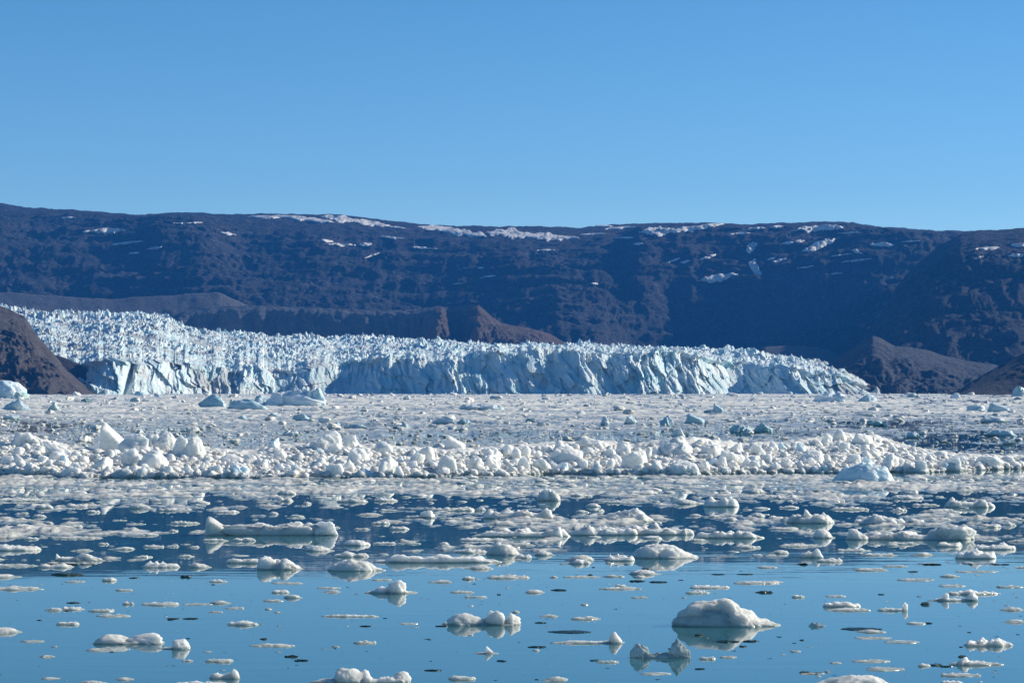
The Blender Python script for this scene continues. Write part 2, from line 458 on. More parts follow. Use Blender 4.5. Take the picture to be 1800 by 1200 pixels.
# ------------------------------------------------------------------ snow patches lying on the mountains (parts of them)
bvh_main = BVHTree.FromPolygons([tuple(v) for v in MV.tolist()], [tuple(f) for f in MF.tolist()])
bvh_spur = BVHTree.FromPolygons([tuple(v) for v in SV.tolist()], [tuple(f) for f in SF.tolist()])
def snow_patch(parent, bvh, cx, cy, w, h, tilt, seed):
    """a thin drift draped over the slope; w, h and tilt as seen from the fjord"""
    nu, nv = max(12, int(w / 1.6)), 9
    u = np.linspace(-1, 1, nu)
    wob = 0.35 * fbm(u * w / 26.0 + seed * 3.1, u * 0 + seed, 0.3, 4)
    thick = np.clip(1 - np.abs(u) ** 1.6, 0.0, 1) * (0.9 + 0.55 * fbm(u * w / 34.0 + seed, u * 0 + 5.5 + seed, 0.7, 4))
    thick = np.clip(thick, 0.06, 1.3)
    Vs, ok = [], []
    for j in range(nv):
        v = -1 + 2 * j / (nv - 1)
        for i in range(nu):
            px = cx + u[i] * w / 2
            py = cy + (wob[i] + v * thick[i]) * h / 2 - tilt * u[i] * w / 2
            dx, dy, dz = ray(px, py)
            hit, nrm, _, _ = bvh.ray_cast(Vector((0, 0, CAM_H)), Vector((float(dx), float(dy), float(dz))).normalized())
            if hit is None:
                Vs.append((0, 0, 0)); ok.append(False); continue
            edge = min(1 - abs(v), 1 - abs(u[i]))
            lift = -0.6 + 2.6 * min(1.0, edge * 4.0)
            p = hit + nrm * lift
            Vs.append(p[:]); ok.append(True)
    F = [f for f in grid_faces(nv, nu)[:, ::-1].tolist() if all(ok[k] for k in f)]
    # leave out faces that would bridge a step in the slope
    A = np.array(Vs)
    F = [f for f in F if np.ptp(A[f][:, 1]) < 420]
    if len(F) < 4: return
    obj('snow_patch', mesh_np('snow_patch', A, np.array(F)), M['snow'], parent)
PATCHES = [  # centre x, y, width, height, rise per pixel to the right
    (185, 406, 88, 9, .03), (225, 427, 60, 4, .12), (272, 436, 30, 5, .14), (236, 445, 22, 4, .1), (400, 411, 32, 4, -.15), (120, 383, 30, 3, 0), (465, 382, 60, 5, -.03),
    (545, 386, 90, 9, -.10), (600, 385, 76, 15, -.10), (648, 392, 80, 10, -.14), (695, 400, 40, 4, -.1), (575, 424, 24, 5, -.1), (600, 430, 62, 5, -.05), (642, 430, 26, 6, .05),
    (655, 449, 30, 4, .35), (745, 436, 50, 4, -.05), (772, 402, 80, 11, -.07), (818, 409, 80, 16, -.12), (895, 411, 84, 20, -.08), (955, 415, 90, 16, -.06), (1000, 418, 40, 5, -.02),
    (1090, 401, 60, 4, .08), (1060, 398, 40, 3, .0), (1098, 418, 36, 4, .02), (1122, 429, 18, 6, 0), (1160, 407, 80, 17, .04), (1215, 402, 90, 11, .12), (1250, 396, 50, 5, .08),
    (1185, 457, 24, 9, .4), (1322, 434, 22, 22, .7), (1262, 488, 76, 14, .18), (1245, 452, 34, 5, .3), (1327, 470, 26, 26, -.7), (1370, 458, 28, 5, .2), (1325, 402, 44, 5, .1),
    (1365, 399, 30, 3, .05), (1440, 402, 96, 13, .05), (1406, 424, 18, 7, .1), (1440, 431, 66, 14, .35), (1385, 427, 20, 5, .1), (1550, 430, 48, 10, -.05), (1507, 443, 20, 8, -.3),
    (1205, 460, 20, 6, .2), (1505, 458, 60, 4, .12), (1355, 455, 16, 4, .2), (860, 486, 26, 3, .1), (808, 498, 26, 3, .05), (845, 471, 14, 2, 0), (1470, 481, 24, 3, .1), (1045, 499, 14, 3, -.1), (1568, 488, 10, 4, 0),
    (330, 392, 60, 3, .02), (505, 381, 60, 4, -.02), (690, 418, 50, 3, -.08), (1040, 412, 50, 3, .05), (1300, 411, 40, 3, .08), (1495, 409, 50, 4, .03), (1600, 424, 36, 3, .06), (1480, 448, 40, 3, .15), (1415, 470, 34, 3, .15), (960, 440, 36, 2.5, .02)]
for k, (cx, cy, w, h, t) in enumerate(PATCHES):
    snow_patch(mountain, bvh_main, cx, cy, w, h, t, k * 1.37 + 0.2)
for k, (cx, cy, w, h, t) in enumerate([(1735, 437, 48, 5, .05), (1790, 431, 30, 6, .05), (1790, 449, 44, 5, .05), (1720, 453, 20, 5, .3)]):
    snow_patch(spur, bvh_spur, cx, cy, w, h, t, k * 2.1 + 60.2)

# ------------------------------------------------------------------ the glacier
glacier = bpy.data.objects.new('glacier', None); col.objects.link(glacier)
glacier.location = (0, 3000, 0)
tag(glacier, 'wide crevassed blue-white glacier ending in a tall ice cliff below the dark mountains', 'glacier')
G_SKY = [(-120, 530), (20, 542), (70, 547), (150, 552), (250, 549), (292, 554), (318, 568), (350, 580), (400, 585), (500, 592), (560, 594), (620, 592), (700, 595), (800, 603), (900, 607),
         (1000, 609), (1100, 611), (1200, 614), (1300, 620), (1400, 629), (1450, 640), (1490, 653), (1520, 668), (1545, 686), (1560, 694)]
G_TOP = [(-120, 640), (150, 640), (190, 642), (250, 647), (300, 643), (350, 648), (400, 653), (450, 658), (500, 653), (550, 648), (600, 643), (650, 636), (700, 632), (760, 632), (820, 636), (850, 628),
         (880, 618), (960, 616), (1040, 620), (1120, 620), (1200, 622), (1240, 634), (1300, 641), (1400, 652), (1450, 661), (1490, 672), (1520, 682), (1545, 692), (1560, 697)]
def g_top(P):
    return np.maximum(curve(G_TOP, P) + 9.0 * fbm(P / 42.0, P * 0 + 3.3, 0.6, 4) - 3.0, curve(G_SKY, P) + 2.0)
def face_depth(P):
    return (3000 + 40 * np.exp(-((P - 600) / 90.0) ** 2) + 35 * np.exp(-((P - 480) / 60.0) ** 2) + 60 * np.exp(-((P - 1310) / 60.0) ** 2)
            - 40 * np.exp(-((P - 1000) / 160.0) ** 2) + 10 * np.sin(P / 47.0) + 6 * np.sin(P / 19.0 + 1) - 120 * np.exp(-((P - 175) / 120.0) ** 2) + 26 * np.exp(-((P - 222) / 7.0) ** 2) + 40 * smooth(1400, 1560, P))
NC, NFACE, NSURF = 1120, 58, 120
gpx = np.linspace(-60, 1560, NC)
v1 = np.linspace(0, 1, NFACE); s1 = np.linspace(0, 1, NSURF + 1)[1:]
P, Vv = np.meshgrid(gpx, v1)
yf = face_depth(P)
ztop = at_depth(P, g_top(P), yf + 30)[2]
Zf = -2 + (ztop + 2) * Vv
Xf = at_depth(P, 680, yf)[0]
xs = Xf + 0.28 * Zf
xs = xs + 4 * fbm(Xf / 30.0, Zf / 30.0, 6.6, 3)
disp = 14 * (ridged(xs / 60.0, Zf / 110.0, 1.1, 2) - .7) * 2 + 20 * (ridged(xs / 24.0, Zf / 60.0, 2.2, 3) - .7) * 2 + 12.0 * (ridged(xs / 10.0, Zf / 40.0, 3.3, 3) - .7) * 2 + 6.0 * (ridged(xs / 4.6, Zf / 26.0, 5.3, 2) - .7) * 2 + 2.4 * fbm(xs / 4.0, Zf / 7.0, 4.4, 3)
_, _, b1 = worley(xs / 13.0 + .3 * perlin(Zf / 18.0, Xf / 30.0), Zf / 34.0 + Xf / 61.0, 5)
_, _, b2 = worley(xs / 5.5, Zf / 15.0 + Xf / 23.0, 9)
_, _, b3 = worley(Xf / 19.0 + 7.7, Zf / 17.0 + Xf / 90.0, 14)
flutes = np.clip(.55 + 1.1 * fbm(Xf / 110.0, Zf / 160.0, 12.1, 3), 0, 1.2)
disp = .55 * flutes * disp + 14 * (b1 - .5) + 8 * (b2 - .5) + 13 * (b3 - .5)
calm = np.exp(-((P - 600) / 70.0) ** 2) + np.exp(-((P - 1300) / 50.0) ** 2)
disp = disp * (1 - 0.5 * np.clip(calm, 0, 1))
Yf = yf - disp + (56 + 42 * np.clip(calm, 0, 1)) * Vv ** 1.15 - 8 * (1 - Vv) ** 3
P2, S2 = np.meshgrid(gpx, s1)
yb = curve([(-120, 4450), (250, 4420), (320, 4300), (420, 4200), (700, 4050), (1000, 3800), (1300, 3600), (1560, 3350)], P2)
ystart = Yf[-1][None, :] + 0 * P2
Ys = ystart + (yb - ystart) * S2 ** 1.35
pys = g_top(P2) + (curve(G_SKY, P2) - g_top(P2)) * (1 - (1 - S2) ** 1.25)
Xs, _, Zs = at_depth(P2, pys, Ys)
def seracs(X, Y):
    wx, wy = X + 5 * fbm(X / 25, Y / 25, 7.7, 2), Y + 9 * fbm(X / 25, Y / 40, 8.8, 2)
    f1, f2, r = worley(wx / 10.0, wy / 24.0, 3)
    a = np.clip(1 - f1 * 1.25, 0, 1) ** 0.8 * (0.25 + 0.95 * r)
    f1, f2, r2 = worley(wx / 4.6, wy / 11.0, 11)
    c = np.clip(1 - f1 * 1.2, 0, 1) * (0.2 + 0.8 * r2)
    return (6.5 * a + 5.5 * c) * np.clip(0.75 + 1.0 * fbm(X / 75, Y / 170, 9.9, 3), .2, 1.6)
SER = seracs(Xs, Ys)
edge = 1 - smooth(1420, 1560, P2) * 0.8
Zs = Zs + (SER - 3.4) * edge * (0.9 + 0.1 * smooth(0, 0.06, S2)) * (0.8 + 0.4 * smooth(3000, 4400, Ys)) + 6 * fbm(Xs / 130, Ys / 200, 5.5, 3) * (1 - smooth(.7, 1, S2))
# crest of the cliff breaks up into teeth as well
crest = seracs(Xf[-1], Yf[-1]) - 4.0
Zf = Zf + crest[None, :] * 0.9 * smooth(0.55, 1.0, Vv)
back_rows = 3
Xb = np.repeat(Xs[-1:], back_rows, 0); Yb_ = np.concatenate([Ys[-1:] + 15 * (k + 1) for k in range(back_rows)]); Zb_ = np.concatenate([Zs[-1:] - 14 * (k + 1) ** 1.5 for k in range(back_rows)])
GX = np.concatenate([Xf, Xs, Xb]); GY = np.concatenate([Yf, Ys, Yb_]); GZ = np.concatenate([Zf, Zs, Zb_])
GV = np.stack([GX, GY, np.maximum(GZ, -2.5)], -1)
NR = GV.shape[0]
def part_grid(name, rows, parent):
    V = GV[rows] - np.array([0, 3000, 0])
    me = mesh_np(name, V.reshape(-1, 3), grid_faces(V.shape[0], NC), False)
    return obj(name, me, M['glacier'], parent)
ice_cliff = part_grid('ice_cliff', slice(0, NFACE), glacier)
ice_surface = part_grid('crevassed_surface', slice(NFACE - 1, NR), glacier)

# single ice towers that stand out on the crest, the skyline and the crevassed surface
def serac_mesh(k):
    r = np.random.default_rng(500 + k)
    nseg, nlev = 8, 6
    V = []
    lean = r.normal(size=2) * .18
    rad = r.uniform(.75, 1.2, nseg)
    for j in range(nlev):
        t = j / (nlev - 1)
        prof = (1 - t ** r.uniform(1.2, 2.0)) * .55 + .03
        for i in range(nseg):
            a = 2 * math.pi * (i + .3 * (j % 2)) / nseg
            q = prof * rad[i] * r.uniform(.75, 1.2)
            V.append((math.cos(a) * q + lean[0] * t * t, math.sin(a) * q * .8 + lean[1] * t * t, t * r.uniform(.92, 1.05) - .25))
    F = []
    for j in range(nlev - 1):
        for i in range(nseg):
            F.append((j * nseg + i, j * nseg + (i + 1) % nseg, (j + 1) * nseg + (i + 1) % nseg, (j + 1) * nseg + i))
    me = mesh_np('serac', V, np.array(F), False)
    me.materials.append(M['glacier'])
    return me
SERACS = [serac_mesh(k) for k in range(14)]
rs = np.random.default_rng(91)
for k in range(290):
    if k < 110: i, j = NR - back_rows - 1 - rs.integers(0, 6), rs.integers(20, NC - 90)
    elif k < 170: i, j = NFACE + rs.integers(0, 5), rs.integers(110, NC - 60)
    else: i, j = NFACE + rs.integers(4, NSURF - 8), rs.integers(20, NC - 60)
    p = GV[i, j]
    hgt = rs.uniform(3.5, 8.0) * (p[1] / 3400.0) * (1.25 if rs.random() < .12 else 1.0)
    o = bpy.data.objects.new('serac', SERACS[k % 14]); col.objects.link(o); o.parent = glacier
    o.location = (p[0], p[1] - 3000, p[2] - hgt * .1)
    o.rotation_euler = (0, 0, rs.uniform(0, 6.28))
    o.scale = (hgt * rs.uniform(.6, 1.2), hgt * rs.uniform(.6, 1.2), hgt)

# ------------------------------------------------------------------ ice shapes
def ico(sub):
    t = (1 + 5 ** .5) / 2
    V = [(-1, t, 0), (1, t, 0), (-1, -t, 0), (1, -t, 0), (0, -1, t), (0, 1, t), (0, -1, -t), (0, 1, -t), (t, 0, -1), (t, 0, 1), (-t, 0, -1), (-t, 0, 1)]
    F = [(0, 11, 5), (0, 5, 1), (0, 1, 7), (0, 7, 10), (0, 10, 11), (1, 5, 9), (5, 11, 4), (11, 10, 2), (10, 7, 6), (7, 1, 8), (3, 9, 4), (3, 4, 2), (3, 2, 6), (3, 6, 8), (3, 8, 9), (4, 9, 5), (2, 4, 11), (6, 2, 10), (8, 6, 7), (9, 8, 1)]
    V = [np.array(v) / np.linalg.norm(v) for v in V]
    for _ in range(sub):
        mid, G = {}, []
        def m(a, b):
            k = (min(a, b), max(a, b))
            if k not in mid:
                p = V[a] + V[b]; V.append(p / np.linalg.norm(p)); mid[k] = len(V) - 1
            return mid[k]
        for a, b, c in F:
            x, y, z = m(a, b), m(b, c), m(c, a)
            G += [(a, x, z), (b, y, x), (c, z, y), (x, y, z)]
        F = G
    return np.array(V), np.array(F)
ICO = {k: ico(k) for k in (0, 1, 2, 3, 4)}

def lump(seed, sub=3, cuts=7, rough=0.10, soft=20.0, cut_at=(.40, .82), flat=None):
    """a melted boulder of ice: a ball planed off by a few worn faces; radius about 1"""
    r = np.random.default_rng(seed)
    V, F = ICO[sub]
    D = V.copy()
    rad = np.full(len(D), 1.0)
    acc = np.exp(-soft * rad)
    for k in range(cuts):
        n = r.normal(size=3); n[2] = abs(n[2]) * .9 - .1; n /= np.linalg.norm(n)
        c = D @ n
        lim = np.where(c > 0.08, r.uniform(*cut_at) / np.maximum(c, 0.08), 9.0)
        acc = acc + np.exp(-soft * np.minimum(lim, 9.0))
    rad = -np.log(acc) / soft + .05
    o = r.uniform(0, 100, 3)
    rad = rad * (1 + rough * 1.6 * fbm(D[:, 0] * 1.3 + o[0], D[:, 1] * 1.3 + o[1], D[:, 2] * 1.3 + o[2], 2) + rough * .8 * fbm(D[:, 0] * 4 + o[0], D[:, 1] * 4 + o[1], D[:, 2] * 4 + o[2], 4))
    W = D * rad[:, None]
    if flat:                                            # a broken plate, tipped up
        W = W * np.array([1, .8, flat])
        a, b = r.uniform(.25, .9) * r.choice([-1, 1]), r.uniform(-.4, .6)
        ca, sa, cb, sb = math.cos(a), math.sin(a), math.cos(b), math.sin(b)
        W = W @ np.array([[ca, 0, sa], [0, 1, 0], [-sa, 0, ca]]) @ np.array([[1, 0, 0], [0, cb, -sb], [0, sb, cb]])
    return W, F
def wedge(seed, sub=4):
    """upright pane of ice: steep flat side to the west, long roof falling to the east"""
    r = np.random.default_rng(seed)
    V, F = ICO[sub]
    planes = [((-1, -.12, .10), .50), ((.62, -.22, .75), .42), ((.25, -1, .12), .42), ((0, 1, .2), .45), ((1, 0, -.1), .62), ((-.2, -.4, .9), .78), ((.9, -.5, .35), .50)]
    soft = 30.0
    acc = np.exp(-soft * np.full(len(V), 1.2))
    for n, d in planes:
        n = np.array(n, float); n /= np.linalg.norm(n)
        c = V @ n
        acc = acc + np.exp(-soft * np.where(c > .06, d / np.maximum(c, .06), 9.0))
    rad = -np.log(acc) / soft
    rad = rad * (1 + .05 * fbm(V[:, 0] * 2.5 + seed, V[:, 1] * 2.5, V[:, 2] * 2.5, 4))
    return V * rad[:, None], F
def fit(V, w, d, h, sink=.25):
    """scale a shape to width, depth and height above its bed; part of it is sunk"""
    V = V.copy()
    lo, hi = V.min(0), V.max(0)
    V = (V - (lo + hi) / 2) / (hi - lo)
    V[:, 2] = (V[:, 2] + .5) * (1 + sink) - sink
    return V * np.array([w, d, h])

def floe_shape(style, seed, w, d, h, na=44, nr=13):
    """a drifting cake of ice: irregular outline, melted edge below the waterline, lumps on top (metres)"""
    r = np.random.default_rng(seed)
    th = np.linspace(0, 2 * math.pi, na, endpoint=False)
    o = r.uniform(0, 50, 4)
    out = 1 + .30 * fbm(np.cos(th) * 1.1 + o[0], np.sin(th) * 1.1 + o[1], 0.5, 4) + .07 * fbm(np.cos(th) * 5 + o[1], np.sin(th) * 5 + o[2], 0.5, 3)
    out /= out.max()
    rho = np.concatenate([[0.0], np.linspace(.09, 1.0, nr) ** .8, [1.02, .96]])
    T, Q = np.meshgrid(th, rho)
    O = np.broadcast_to(out, T.shape)
    X, Yy = np.cos(T) * Q * O, np.sin(T) * Q * O
    q = np.clip(Q, 0, 1)
    sx, sy = X * w / 2, Yy * d / 2
    n = fbm(X * 2.6 + o[0], Yy * 2.6 + o[1], o[2], 4)
    nf = fbm(X * 8 + o[2], Yy * 8 + o[0], o[3], 4)
    if style == 'flat':
        Z = np.clip(1 - q ** 5, 0, 1) ** .5 * np.clip(.45 + .55 * n + .28 * nf, .12, 1.3)
    elif style == 'mound':
        cx, cy = r.uniform(-.35, .35), r.uniform(-.1, .25)
        e = np.clip(1 - ((X - cx) / .85) ** 2 - ((Yy - cy) / 1.0) ** 2, 0, 1)
        Z = np.clip(1 - q ** 4, 0, 1) ** .5 * (.22 + .80 * e ** .8 + .24 * n + .13 * nf)
    elif style == 'ridge':
        Z = np.clip(1 - q ** 5, 0, 1) ** .5 * (.5 + .35 * np.abs(np.sin(X * 3 + o[0])) + .4 * n + .2 * nf)
    else:                                             # lumpy: cakes and lumps frozen together
        Z = .36 * np.clip(1 - q ** 5, 0, 1) ** .5 * (1 + .8 * n)
        K = int(np.clip(w / max(h, .05) * 1.6, 5, 40))
        for k in range(K):
            a, b = r.uniform(0, 6.28), math.sqrt(r.uniform(0, .75))
            lx, ly = math.cos(a) * b, math.sin(a) * b
            rr = r.uniform(.10, .26) * (1.0 if K < 14 else .8)
            ry = max(rr * w / d * .8, .12)
            e = np.clip(1 - ((X - lx) / rr) ** 2 - ((Yy - ly) / ry) ** 2, 0, 1)
            Z = np.maximum(Z, np.sqrt(e) * r.uniform(.35, 1.0) * (.8 + .25 * nf))
        Z = Z + .10 * nf * (1 - q)
    Z = np.clip(Z, .02, 1.6) * h
    Z[-3] = np.minimum(Z[-3], h * .3) * .5 + .01; Z[-2] = -.05; Z[-1] = -.35
    V = np.stack([sx, sy, Z], -1)
    V[0] = V[0, :1].mean(0)
    V = V.reshape(-1, 3)
    nr_, F = len(rho), []
    i = np.arange(na); j = (i + 1) % na
    for k in range(nr_ - 1):
        F.append(np.stack([k * na + i, (k + 1) * na + i, (k + 1) * na + j, k * na + j], -1))
    return V, np.concatenate(F)

def rotz(V, a):
    c, s = math.cos(a), math.sin(a)
    return np.stack([V[:, 0] * c - V[:, 1] * s, V[:, 0] * s + V[:, 1] * c, V[:, 2]], -1)

def joined(name, items, mat, smooth_shade=True, kind='stuff'):
    """many tiny pieces nobody would pick apart, as one mesh"""
    Vs, Fs, n = [], [], 0
    for V, F in items:
        Vs.append(V); Fs.append(F + n); n += len(V)
    o = obj(name, mesh_np(name, np.concatenate(Vs), np.concatenate(Fs), smooth_shade), mat)
    return tag(o, kind=kind)

def crumb_bank(n, sub, seed, **kw):
    """small lumps without their undersides"""
    out = []
    for k in range(n):
        V, F = lump(seed + k, sub, **kw)
        V = fit(V, 1, 1, 1, .35)
        keep = (V[F][:, :, 2].max(1) > -.12)
        F = F[keep]
        u, inv = np.unique(F, return_inverse=True)
        out.append((V[u], inv.reshape(F.shape)))
    return out
CRUMB0 = crumb_bank(24, 0, 870, cuts=5, rough=.3, soft=12)
CRUMB1 = crumb_bank(24, 1, 900, cuts=6, rough=.16, soft=12)
def cake(seed):
    r = np.random.default_rng(seed)
    n = 9
    a = np.arange(n) * 2 * math.pi / n + r.uniform(-.25, .25, n)
    q = r.uniform(.55, 1.0, n) * .5
    V = [(0, 0, r.uniform(.5, 1.2))] + [(math.cos(t) * s * .62, math.sin(t) * s * .62, r.uniform(.4, 1.1)) for t, s in zip(a, q)] + [(math.cos(t) * s, math.sin(t) * s, r.uniform(-.05, .6)) for t, s in zip(a, q)] + [(math.cos(t) * s, math.sin(t) * s, -.5) for t, s in zip(a, q)]
    F = []
    for i in range(n):
        j = (i + 1) % n
        F.append((0, 1 + i, 1 + j))
        for k in (1, 1 + n):
            F += [(k + i, k + n + i, k + n + j), (k + i, k + n + j, k + j)]
    return np.array(V), np.array(F)
CAKES = [cake(2000 + k) for k in range(40)]
CRUMB2 = crumb_bank(16, 2, 950, cuts=6, rough=.12, soft=12)

# ------------------------------------------------------------------ the far brash field: broken ice packed up to the glacier
FRONT = [(-200, 834), (0, 834), (90, 838), (140, 841), (500, 841), (700, 840), (880, 838), (960, 834), (1200, 836), (1350, 832), (1480, 832), (1560, 830), (1620, 832), (1700, 828), (1800, 824), (2000, 820)]
CREST = [(-200, 770), (0, 772), (50, 772), (100, 785), (160, 797), (200, 795), (300, 790), (380, 797), (440, 800), (480, 792), (540, 786), (620, 786), (700, 792), (760, 795), (850, 794), (900, 790), (980, 784), (1060, 782), (1110, 788), (1170, 780),
         (1220, 776), (1300, 787), (1380, 784), (1440, 776), (1480, 768), (1540, 772), (1580, 786), (1620, 796), (1680, 806), (1740, 809), (1800, 808), (2000, 806)]
def field_height(X, Y, P, py):
    """ice stands above the water where this is positive; lanes of open water lie between"""
    big = fbm(X / (Y * .045) + 3.1, np.log(Y) * 9.0, 2.2, 4)
    med = fbm(X / (Y * .010) + 1.1, np.log(Y) * 38.0, 5.2, 4)
    fine = fbm(X / (Y * .0035) + 7.1, np.log(Y) * 110.0, 8.2, 3)
    lanes = -0.5 * np.exp(-((P - 1640) / 170.0) ** 2 - ((py - 779) / 15.0) ** 2) - .45 * np.exp(-((P - 1560) / 260.0) ** 2 - ((py - 743) / 7.0) ** 2) - .45 * np.exp(-((P - 120) / 120.0) ** 2 - ((py - 752) / 9.0) ** 2) - .3 * np.exp(-((P - 1050) / 300.0) ** 2 - ((py - 768) / 8.0) ** 2)
    pack = .12 + .20 * smooth(780, 715, py)
    return pack + lanes + .40 * big + .45 * med + .55 * fine
NFC, NFR = 800, 210
fpx = np.linspace(-220, 2020, NFC)
fpy = 690.2 + (815 - 690.2) * np.linspace(0, 1, NFR) ** 1.15
FP, FPY = np.meshgrid(fpx, fpy[::-1])
FX, FY = on_water(FP, FPY)
hgt = field_height(FX, FY, FP, FPY)
scale_h = np.clip(FY / 900.0, .14, .9)
FZ = np.clip(hgt, -.4, 1.2) * scale_h * (.55 + .4 * perlin(FX / (FY * .004), np.log(FY) * 90, 1.0))
FZ = np.where(hgt > 0, np.maximum(FZ, .02), np.minimum(FZ, -.05))
hidden = FPY > np.maximum(curve(CREST, FP) + 22, 796)
V = np.stack([FX, FY, FZ], -1).reshape(-1, 3)
F = grid_faces(NFR, NFC)
F = F[(V[F][:, :, 2].max(1) > 0) & ~hidden.reshape(-1)[F].all(1)]
u, inv = np.unique(F, return_inverse=True)
tag(obj('brash_field', mesh_np('brash_field', V[u], inv.reshape(F.shape)), M['melange']), kind='stuff')

rc = np.random.default_rng(33)
items = []
tries = 0
while len(items) < 15500 and tries < 60000:
    tries += 1
    px = rc.uniform(-120, 1920); t = rc.random()
    py = 691.0 + (800 - 691.0) * t ** 1.25
    if py > curve(CREST, px) + 8 and py > 772: continue
    x, y = on_water(px, py); x, y = float(x), float(y)
    if y > 2950: continue
    hf = float(field_height(np.array(x), np.array(y), np.array(px), np.array(py)))
    if hf < -.12 and rc.random() < .8: continue
    ppm = FPX / y
    wpx = float(np.exp(rc.normal(1.15, .65))) * (.8 + .5 * t)
    wpx = min(wpx, 26)
    w = wpx / ppm
    hpx = wpx * rc.uniform(.14, .50)
    V, F = CRUMB0[rc.integers(24)] if wpx < 12 else CRUMB1[rc.integers(24)]
    V = rotz(V, rc.uniform(0, 6.28)) * np.array([w, w * rc.uniform(.7, 1.8), hpx / ppm]) + np.array([x, y, -.02 * w])
    items.append((V, F))
joined('brash_ice', items, M['melange'], False)

# ------------------------------------------------------------------ the pressure ridge: a bank of rubble with boulders of ice
RC, RR = 700, 54
rpx = np.linspace(-160, 1960, RC)
tt = np.linspace(0, 1, RR)
RPX, RT = np.meshgrid(rpx, tt)
_, yfront = on_water(RPX, curve(FRONT, RPX) - 1.0)
ycrest = yfront + 17 + 6 * smooth(1380, 1480, RPX) * (1 - smooth(1560, 1660, RPX)) - 9 * smooth(1600, 1750, RPX)
zcrest = np.clip(at_depth(RPX, curve(CREST, RPX) - 6, ycrest)[2], .15, 2.4)
yback = ycrest + 13
front = RT < .72
u1, u2 = RT / .72, (RT - .72) / .28
RY = np.where(front, yfront + (ycrest - yfront) * u1, ycrest + (yback - ycrest) * u2)
RZ = np.where(front, zcrest * (.10 + .90 * smooth(-.15, 1.1, u1) * 1.0), zcrest * (1 - smooth(0, 1, u2))) - .12 * (u1 < .02)
RX = at_depth(RPX, 800, RY)[0]
f1, f2, rr = worley(RX / .55, RY / .7, 21)
RZ = RZ + (.20 * np.clip(1 - f1 * 1.2, 0, 1) ** .6 * rr + .10 * fbm(RX / .9, RY / .9, 3.3, 4)) * smooth(0.0, .08, RT) * (1 - smooth(.9, 1, RT))
RZ[0] = -.2; RZ[-1] = -.3
ridge_V = np.stack([RX, RY, RZ], -1).reshape(-1, 3); ridge_F = grid_faces(RR, RC)
tag(obj('brash_ridge', mesh_np('brash_ridge', ridge_V, ridge_F), M['brash']), kind='stuff')
ridge_bvh = BVHTree.FromPolygons([tuple(v) for v in ridge_V.tolist()], [tuple(f) for f in ridge_F.tolist()])
def on_ridge(px, py):
    dx, dy, dz = ray(px, py)
    hit = ridge_bvh.ray_cast(Vector((0, 0, CAM_H)), Vector((float(dx), float(dy), float(dz))).normalized())[0]
    if hit is None or hit.y > 400:
        x, y = on_water(px, py); return float(x), float(y), 0.0
    return hit.x, hit.y, max(hit.z, 0.0)
items = []
for k in range(4800):
    px = rc.uniform(-100, 1900)
    t = rc.random()
    a, b = float(curve(FRONT, px)), float(curve(CREST, px))
    py = a + 1 + (b - 2 - a) * t
    x, y, z = on_ridge(px, py)
    if y > 175: continue
    wpx = min(float(np.exp(rc.normal(2.1, .45))), 24)
    w = wpx * y / FPX
    V, F = CRUMB1[rc.integers(24)] if wpx < 14 else CRUMB2[rc.integers(16)]
    V = rotz(V, rc.uniform(0, 6.28)) * np.array([w, w * rc.uniform(.7, 1.2), w * rc.uniform(.35, .62)]) + np.array([x, y, z - .06 * w])
    items.append((V, F))
joined('brash_ice', items, M['brash'])

# thin slush drawn out into rafts on the open water in front
NSC, NSR = 840, 160
SPX, SPY = np.meshgrid(np.linspace(-300, 2100, NSC), np.linspace(992, 836, NSR))
SX, SY = on_water(SPX, SPY)
band = .06 * (1 - smooth(842, 884, SPY)) - .62 * smooth(845, 900, SPY) - .15 * smooth(960, 990, SPY)
raft = (fbm(SX / 2.6 + 4.4, SY / 3.4, 1.9, 4) * .75 + fbm(SX / 9.0 + 1.4, SY / 8.0, 4.9, 3) * 1.0 + .85 * fbm(SX / .8, SY / 1.3, 2.9, 4) + band
        + .5 * np.exp(-((SPX - 1150) / 420.0) ** 2 - ((SPY - 925) / 14.0) ** 2) - .35 * np.exp(-((SPX - 620) / 240.0) ** 2 - ((SPY - 925) / 26.0) ** 2) - .5 * np.exp(-((SPX - 1045) / 40.0) ** 2 - ((SPY - 870) / 14.0) ** 2))
SZ = np.where(raft > 0, .012 + np.clip(raft, 0, 1) * .10 * (1 + .9 * fbm(SX / .35, SY / .5, 7.9, 3)), -.03)
V = np.stack([SX, SY, SZ], -1).reshape(-1, 3)
F = grid_faces(NSR, NSC)
F = F[V[F][:, :, 2].max(1) > 0]
u, inv = np.unique(F, return_inverse=True)
tag(obj('slush', mesh_np('slush', V[u], inv.reshape(F.shape)), M['slush']), kind='stuff')

# ------------------------------------------------------------------ boulders of ice on the ridge
BLOCKS = []      # (object, centre px, base py, width px, height px, words)
def block(px0, px1, top, base, style='lump', label=None, mat='block', seed=None, depth=.85, cuts=7, rough=.10, name='ice_block', turn=None, ground=None, landmark=None, flat=None):
    px, w_px, h_px = (px0 + px1) / 2, px1 - px0, base - top
    x, y, z = ground if ground else on_ridge(px, base)
    m = y / FPX
    seed = seed if seed is not None else int(px * 7 + base * 13)
    w, h = w_px * m, h_px * m
    d = w * depth
    if style == 'wedge': V, F = wedge(seed, 4)
    else: V, F = lump(seed, 2 if w_px < 24 else 3 if w_px < 46 else 4, cuts, rough, flat=flat)
    V = fit(V, w, d, h * .95, .9)
    o = obj(name, mesh_np(name, V, F), M[mat], loc=(x, y + d * .35, z - .03 * h))
    BLOCKS.append(dict(o=o, px=px, py=base, w=w_px, h=h_px, label=label, landmark=landmark))
    return o
